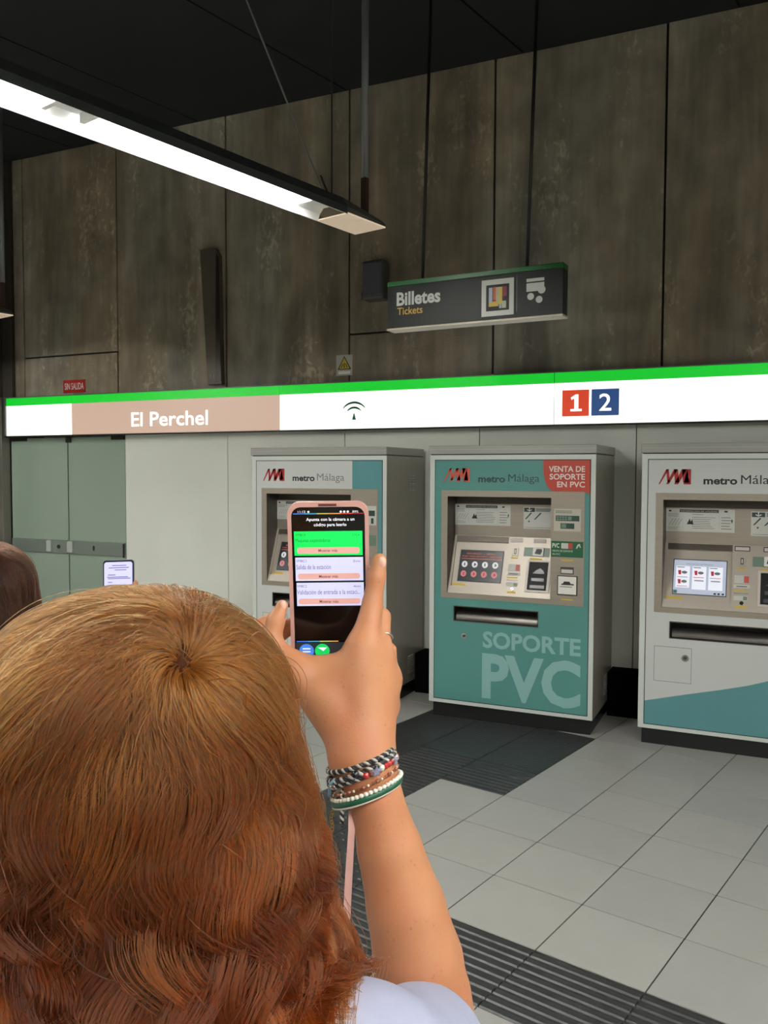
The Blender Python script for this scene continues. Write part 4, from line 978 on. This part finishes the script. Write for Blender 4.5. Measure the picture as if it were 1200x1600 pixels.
MB().add(vs, [(a*n+i, a*n+(i+1) % n, (a+1)*n+(i+1) % n, (a+1)*n+i) for a in range(3) for i in range(n)]).build('case_rim', CASE, case)
MB().rect(PF, .031, .049, HH-.0038, HH-.0012, .0011, .0014).build('case_cutout', mat('case_cutout', (84, 40, 38), .5), case)
glass = MB().prism(rrect(.0038, PW-.0038, .0038, HH-.0045, .0095), PF, -.0012, -.0004).build('screen_glass', mat('phone_black', (12, 12, 13), .12, emit=.15), ph)
SF = lambda u, v, d=0.: PF(u, v, d-.0004)
def em(n, rgb, e=.95): return mat('phone_'+n, rgb, .3, emit=e)
W = em('white', (232, 232, 236), 1.); CARD = em('card', (206, 206, 238), 1.); GREEN = em('green', (14, 228, 92), 1.0); SAL = em('salmon', (220, 166, 154), .95); TXT = em('grey_text', (112, 108, 148), .6); DG = em('dark_green_text', (10, 130, 60), .7); BR = em('brown_text', (120, 62, 62), .6)
s_ = .0805/130.; V = lambda px: HH-(px-785)*s_*1.022; U = lambda px, py=800: (px-447-(py-785)*.028)*s_
def scr(nm, u0, u1, y0, y1, m, r=0., par=None, d=0., dd=.0002):
    poly = rrect(u0, u1, V(y1), V(y0), r, 3) if r else [(u0, V(y1)), (u1, V(y1)), (u1, V(y0)), (u0, V(y0))]
    return MB().prism(poly, SF, d, d+dd).build(nm, m, par or glass)
LX, RX = .0048, .0756
cols = [(60, 110, 220), (60, 160, 190), (190, 190, 90), (224, 150, 70), (214, 60, 50), (150, 24, 30)]
def rainbow(py, x1):
    for k, c_ in enumerate(cols):
        a = LX+.0008+(RX-LX)*k/6; b_ = LX+.0008+(RX-LX)*(k+1)/6
        if a < x1: scr('colour_line', a, min(b_, x1), py-.8, py+.8, em('line%d' % k, c_, .9))
rainbow(803, RX)
def tx(s, u0, u1, y0, y1, m, b=0., d=.0003, par=None): return text(s, SF, u0, u1, V(y1), V(y0), m, par or glass, d=d, bold=b, thick=.00005)
tx('11:12', .0105, .018, 798, 801.5, W); MB().disc(SF, .021, V(800), .0011, 0, .0003, n=8).build('status_dot', W, glass)
for u in (.053, .0565, .060): MB().disc(SF, u, V(800.2), .0012, 0, .0003, n=8).build('status_dot', W, glass)
tx('89%', .0645, .0705, 798.5, 802, W)
tx('Apunta con la cámara a un', .0185, .0665, 809.5, 816, W, .02); tx('código para leerlo', .026, .0585, 818, 824.5, W, .02)
for k, (y0, y1, m, t1, t2, t3, tm) in enumerate(((831, 870, GREEN, 'VMBC4', 'Maquinas expendedoras', '2.75 m', DG), (873, 911, CARD, 'VMBC1', 'Salida de la estación', '2m', TXT), (914, 952, CARD, 'VMBC2', 'Validación de entrada a la estaci...', '4m', TXT))):
    cd = scr('screen_card', LX+.0012+k*.0006, RX-.0015+k*.0003, y0, y1, m)
    b_ = scr('screen_button', LX+.004, RX-.0045, y0+26, y1-3, SAL, .0022, cd, .0002)
    tx('Mostrar más', .030, .049, y0+28.5, y0+33, BR, .01, .0005, cd)
    tx(t1, .0075, .0175, y0+3.5, y0+7.5, tm, 0, .0004, cd); tx(t3, .064, .0715, y0+4.5, y0+8, tm, 0, .0004, cd)
    tx(t2, .0075, .042 if k < 2 else .071, y0+11.5, y0+19, tm, 0, .0004, cd)
rainbow(1011, .048)
scr('lower_bar', LX, RX, 1013, 1050, em('dark_bar', (52, 56, 62), .5))
for nm, cx, c_ in (('blue_button', .0155, (70, 130, 222)), ('green_button', .0315, (20, 206, 96))):
    q = MB().disc(SF, cx, V(1027), .0075, .0002, .0004, n=24).build(nm, em(nm, c_, .9), glass)
    if nm[0] == 'b': MB().rect(SF, cx-.004, cx+.004, V(1024), V(1022), .0004, .0006).rect(SF, cx-.004, cx+.004, V(1029), V(1027), .0004, .0006).build('button_sign', W, q)
    else: MB().prism([(cx-.0045, V(1021)), (cx+.001, V(1027)), (cx+.005, V(1021))], SF, .0004, .0006).build('button_sign', W, q)

# bracelets on the right wrist: rings tilted like the wrist, lower on the left
def wristring(cz, x, y, rx, ry, tilt, n=40, back=.0):
    """closed loop around the forearm; tilt raises its right side"""
    out = []
    for i in range(n):
        a = 2*math.pi*i/n; dx = rx*math.cos(a); dy = ry*math.sin(a)
        out.append(Vector((x+dx, y+dy, cz+dx*tilt+dy*back)))
    return out
_q = lv(-.172, .598); _e = lv(-.006, 0)
def loc1(dz=.014): return dict(loc=(_q[0]+_e[0]*(dz/.014), _q[1]+_e[1]*(dz/.014), dz), rz=PSI)
BK, WT, SILV = mat('cord_black', (26, 26, 28), .6), mat('cord_white', (222, 220, 208), .6), mat('silver', (190, 188, 182), .25, metal=.9)
def braid(t, loop, r, pitch, name='strand'):
    """three twisted cords running round a loop"""
    n = len(loop)
    for k in range(3):
        pts = []
        m_ = n*5
        for i in range(m_):
            f = i/5; a, b2 = loop[int(f) % n], loop[(int(f)+1) % n]; p = a.lerp(b2, f-int(f)); tdir = (b2-a).normalized()
            up = Vector((0, 0, 1)); up = (up-tdir*up.dot(tdir)).normalized(); q = tdir.cross(up); an = 2*math.pi*(i/m_*pitch+k/3)
            pts.append(p+(up*math.cos(an)+q*math.sin(an))*r*.62)
        MB().tube(pts, r*.62, 6, closed=True).build(name, (BK, BK, mat('cord_grey', (176, 174, 166), .6))[k], t, smooth=True)
t = thing('braided_bracelet', 'black and white braided cord bracelet, uppermost on the raised wrist', 'bracelet', group=None, **loc1())
braid(t, wristring(1.431, .1565, .168, .0295, .0285, .36, back=-.10), .0021, 26)
t = thing('braided_bracelet', 'wider black and white braided cord bracelet with dark bead in the middle of the wrist', 'bracelet', **loc1())
lp = wristring(1.4245, .158, .167, .0300, .029, .44, back=-.12); braid(t, lp, .0026, 22); 
lp2 = wristring(1.4205, .158, .167, .0300, .029, .42, back=-.12); braid(t, lp2, .0022, 24)
MB().ball(tuple(lp[29]+Vector((0, -.002, .002))), .0036, 10).build('dark_bead', mat('navy_bead', (20, 24, 40), .2), t, smooth=True)
MB().ball(tuple(lp2[24]+Vector((0, -.002, 0))), .004, 10, sc=(1.2, .8, .8)).build('silver_bead', SILV, t, smooth=True)
t = thing('beaded_bracelet', 'bracelet of red and grey-blue star beads on the right side of the wrist', 'bracelet', **loc1())
lp = wristring(1.4215, .158, .167, .0315, .0305, .40, back=-.12)
MB().tube(lp, .0007, 6, closed=True).build('thread', BK, t)
BR_, BB, BW, BC = mat('red_bead', (172, 34, 28), .2, coat=.5), mat('grey_blue_bead', (128, 132, 158), .25, coat=.4), mat('pearl_bead', (222, 216, 204), .2, coat=.5), mat('copper_bead', (150, 96, 80), .3, metal=.5)
for i in range(40):
    an = i; p = lp[i]
    if 31 <= i <= 39 or i <= 2:
        kind = (i*7) % 5
        m_ = (BR_, BB, BR_, BW, BC)[kind]
        if m_ is BB:
            fr = frame3(p+Vector((0, -.0035, 0)), (1, 0, .2), (0, 0, 1)); MB().prism([((.0052 if q % 2 == 0 else .0026)*math.sin(q*math.pi/5), (.0052 if q % 2 == 0 else .0026)*math.cos(q*math.pi/5)) for q in range(10)], fr, -.002, .002).build('star_bead', BB, t, bevel=.0005)
        else: MB().ball(tuple(p), .0034, 8).build('bead', m_, t, smooth=True)
t = thing('beaded_bracelet', 'thin chain bracelet of small pearly and copper beads below the braided cords', 'bracelet', **loc1())
lp = wristring(1.4125, .1605, .165, .0305, .0295, .42, n=44, back=-.12)
MB().tube(lp, .0006, 6, closed=True).build('thread', mat('gold_thread', (150, 116, 64), .4, metal=.7), t)
for i in range(44): MB().ball(tuple(lp[i]), .0014 if i % 3 else .0021, 6).build('bead', (BC, BW, BC)[i % 3], t, smooth=True)
t = thing('woven_bracelet', 'dark green woven bracelet edged with white beads, lowest on the wrist', 'bracelet', **loc1())
lp = wristring(1.4035, .1630, .163, .0315, .0300, .38, n=48, back=-.12)
n = len(lp); b = MB(); vs = []
for p in lp:
    d = Vector((p.x-.1635, p.y-.163, 0)).normalized()
    for (dr, dz) in ((.0, -.0028), (.0016, -.0024), (.0019, 0), (.0016, .0024), (0, .0028)): vs.append(p+d*dr+Vector((0, 0, dz)))
b.add(vs, [(i*5+k, ((i+1) % n)*5+k, ((i+1) % n)*5+(k+1) % 5, i*5+(k+1) % 5) for i in range(n) for k in range(5)]).build('green_band', mat('green_cord', (16, 78, 52), .5), t, smooth=True)
for i in range(n):
    MB().ball(tuple(lp[i]+Vector((0, 0, .0040))), .0023, 8, sc=(1.1, 1, .9)).build('white_bead', WT, t, smooth=True)
lo = [p+Vector((0, 0, -.0034)) for p in lp]; MB().tube(lo, .0011, 6, closed=True).build('white_edge', WT, t, smooth=True)
# dangling ends
t = thing('gold_chain', 'thin gold chain hanging from the left side of the wrist', 'chain', **loc1())
pz_ = [Vector((.1335-.0002*k+.0012*math.sin(k*1.1), .155, 1.412-k*.0031)) for k in range(17)]
for k in range(16):
    c_ = (pz_[k]+pz_[k+1])/2; b = MB().tube([c_+Vector((.0013*math.cos(a), .0004*math.sin(a+k), .0021*math.sin(a))) for a in [2*math.pi*i/10 for i in range(10)]], .00045, 5, closed=True); b.build('link', mat('gold', (176, 136, 62), .3, metal=.9), t, smooth=True)
t = thing('cord_end', 'short black and white twisted cord end hanging beside the gold chain', 'cord', **loc1())
for k in range(2):
    MB().tube([Vector((.1405+.0011*math.cos(i*.9+k*3.14)+.0, .153+.0011*math.sin(i*.9+k*3.14), 1.408-i*.0009)) for i in range(36)], .0011, 6).build('strand', (BK, WT)[k], t, smooth=True)
t = thing('blue_cord', 'pale turquoise cord loop on the left side of the wrist', 'cord', **loc1())
MB().tube([Vector((.1385, .150, 1.418)), Vector((.134, .148, 1.4185)), Vector((.1305, .149, 1.414)), Vector((.1295, .152, 1.407)), Vector((.1295, .154, 1.401))], .0017, 8).build('loop', mat('turquoise_cord', (112, 152, 172), .6), t, smooth=True)
MB().ball((.1405, .147, 1.417), .003, 8).build('pearl_bead', BW, t, smooth=True)
t = thing('finger_ring', 'thin silver ring on the middle finger of the raised hand', 'ring', **loc1(0))
rc = Vector((.1695, .2215, 1.549)); dd_ = Vector((.003, .023, .036)).normalized(); e1 = dd_.orthogonal().normalized(); e2 = dd_.cross(e1)
MB().tube([rc+(e1*math.cos(a)+e2*math.sin(a))*.0114 for a in [2*math.pi*i/24 for i in range(24)]], .0011, 6, closed=True).build('band', SILV, t, smooth=True)
t = thing('phone_strap', 'pink ribbon strap hanging down from the raised wrist', 'strap', **loc1(0))
b = MB(); pts = [(.1425, .158, 1.400, .0022), (.1435, .150, 1.385, .0030), (.1415, .148, 1.35, .0033), (.1395, .146, 1.31, .0034), (.1375, .144, 1.27, .0036), (.136, .141, 1.235, .0036), (.133, .12, 1.17, .0036), (.125, .08, 1.09, .0036)]
vs = []
for x, y, z, w_ in pts: vs += [(x-w_, y, z), (x+w_, y+.001, z), (x+w_, y+.0024, z), (x-w_, y+.0014, z)]
b.add(vs, [(i*4+k, i*4+(k+1) % 4, i*4+4+(k+1) % 4, i*4+4+k) for i in range(len(pts)-1) for k in range(4)]+[(0, 1, 2, 3), (len(vs)-1, len(vs)-2, len(vs)-3, len(vs)-4)]).build('ribbon', mat('pink_ribbon', (222, 178, 168), .6), t)

# --- the visitor further on, at the left edge
W2 = thing('person', 'person at the left edge seen from behind with straight dark brown hair', 'person', lv(-.862, 1.80), PSI)
K = .957
def sc_(q, add=0.):
    S_ = lambda p: tuple(v*K for v in p)
    return ('c', S_(q[1]), S_(q[2]), q[3]*K+add, q[4]*K+add, q[5]) if q[0] == 'c' else ('e', S_(q[1]), tuple(r*K+add for r in q[2]), q[3])
f2 = [sc_(q) for q in fig]
rw = (.213, .205, 1.325)
a2 = chain([(.16, -.05, 1.24), (.235, .10, 1.12), rw], [.048, .038, .023], .02)+[('c', rw, (.222, .228, 1.39), .021, .018, .014), ('c', rw, (.205, .228, 1.375), .02, .017, .014)]
fing = [chain([(.238, .225, 1.395), (.252, .235, 1.42), (.254, .243, 1.44)], [.011, .008, .007], .004), chain([(.236, .232, 1.385), (.258, .252, 1.405), (.245, .262, 1.41)], [.011, .008, .007], .004),
        chain([(.236, .232, 1.375), (.258, .252, 1.392), (.243, .262, 1.395)], [.011, .008, .007], .004), chain([(.234, .232, 1.365), (.255, .252, 1.378), (.24, .262, 1.38)], [.01, .0075, .0065], .004),
        chain([(.20, .225, 1.375), (.182, .228, 1.40), (.180, .235, 1.424)], [.012, .009, .008], .004)]
l2 = chain([(-.16, -.05, 1.24), (-.20, -.02, .98), (-.19, .06, .76)], [.048, .038, .023], .02)+[('c', (-.19, .06, .76), (-.185, .085, .69), .021, .016, .014)]
for k in range(4): l2 += chain([(-.185-.0+.0, .065+k*.014, .70), (-.183, .07+k*.016, .64), (-.180, .075+k*.016, .61)], [.010, .008, .007], .006)
l2 += chain([(-.18, .06, .73), (-.165, .10, .70), (-.16, .115, .67)], [.011, .009, .008], .006)
p2 = f2+a2+l2
for f in fing: p2 += f
implicit('body', p2, (axis((-.25, .17, .009), (.17, .29, .004)), axis((-.2, .2, .009), (.2, .30, .004)), axis((-.03, 1.28, .009), (1.28, 1.62, .0045))), SKIN, W2, smooth=1)
t2 = [sc_(q, .010) for q in fig[:6]]+[('c', (.16, -.05, 1.24), (.21, .05, 1.16), .06, .055, .03), ('c', (-.16, -.05, 1.24), (-.185, -.03, 1.07), .06, .055, .03)]
implicit('t_shirt', t2, (axis((-.28, .30, .009)), axis((-.2, .2, .009)), axis((.64, 1.36, .009))), mat('dark_jersey', (54, 58, 70), .85), W2, cuts=[((0, 0, .77), (0, 0, -1)), ((0, 0, 1.315), (0, 0, 1))], solid=.003)
implicit('trousers', [sc_(q, .012) for q in fig if (q[0] == 'c' and q[1][2] < .9 and q[1][2] > .1) or (q[0] == 'e' and q[1][2] == .90)], (axis((-.26, .26, .01)), axis((-.2, .2, .01)), axis((.04, 1.02, .01))), mat('black_trousers', (30, 32, 36), .85), W2, cuts=[((0, 0, .07), (0, 0, -1)), ((0, 0, .94), (0, 0, 1))], solid=.003)
for sg in (-1, 1):
    implicit('shoe', [('c', (sg*.087, -.038, .045), (sg*.102, .134, .035), .047, .035, .02), ('c', (sg*.087, -.03, .05), (sg*.087, -.02, .10), .045, .042, .02)], (axis((-.2, .2, .008)), axis((-.12, .22, .008)), axis((-.02, .18, .008))), mat('black_shoe', (24, 24, 26), .5), W2, cuts=[((0, 0, 0), (0, 0, -1)), ((0, 0, .115), (0, 0, 1))], solid=.002)
for sx in (-1, 1):
    MB().ball((sx*.031*K, .077*K, 1.512*K), .012, 12).build('eye', mat('eye_white', (225, 222, 214)), W2, smooth=True)
MB().ball((0, .092*K, 1.447*K), .0115, 12, sc=(1.6, .35, .5)).build('lips', mat('lips', (176, 92, 84)), W2, smooth=True)
hair(W2, (0, 0, 1.445), (.108, .106, .118), (.0, -.04, 1.558), [(1.445, .108, .106), (1.38, .114, .108), (1.30, .118, .112), (1.05, .12, .12)], 220, 50, .42, mat('dark_hair_mass', (30, 18, 13), .9, spec=.1),
     hair_mat('dark_brown_hair', [(0, (58, 33, 20)), (.5, (66, 36, 20)), (1, (74, 40, 22))]), wave=.002, seed=9, zmin=1.08, radius=.0004, face_y=.045, frizz=.5, swirl=0)
p2h = thing('smartphone', 'small glowing pale phone held up above the auburn hair', 'phone', lv(-.872, 1.80), PSI)
QF = frame3((.184, .240, 1.352), (.0735, .006, .002), (.008, .0, 1)); 
bd = MB().prism(rrect(0, .0735, 0, .142, .008), QF, -.009, 0).build('phone_body', mat('phone_dark_body', (30, 34, 50), .3), p2h, bevel=.001)
sc2 = MB().prism(rrect(.003, .0705, .003, .1375, .006), QF, 0, .0006).build('screen', mat('phone_lilac_screen', (206, 204, 252), .3, emit=1.05), p2h, label='pale lilac lit screen')
LT = mat('phone_lilac_text', (140, 138, 190), .4, emit=.5)
for k, (u0, u1, v) in enumerate(((.022, .056, .128), (.014, .062, .1225), (.028, .056, .117), (.012, .03, .105), (.010, .060, .0995), (.012, .066, .096), (.012, .022, .087), (.010, .03, .078), (.010, .05, .070), (.012, .05, .062))): MB().rect(QF, u0, u1, v, v+.002, .0006, .0009).build('text_line', LT, sc2)
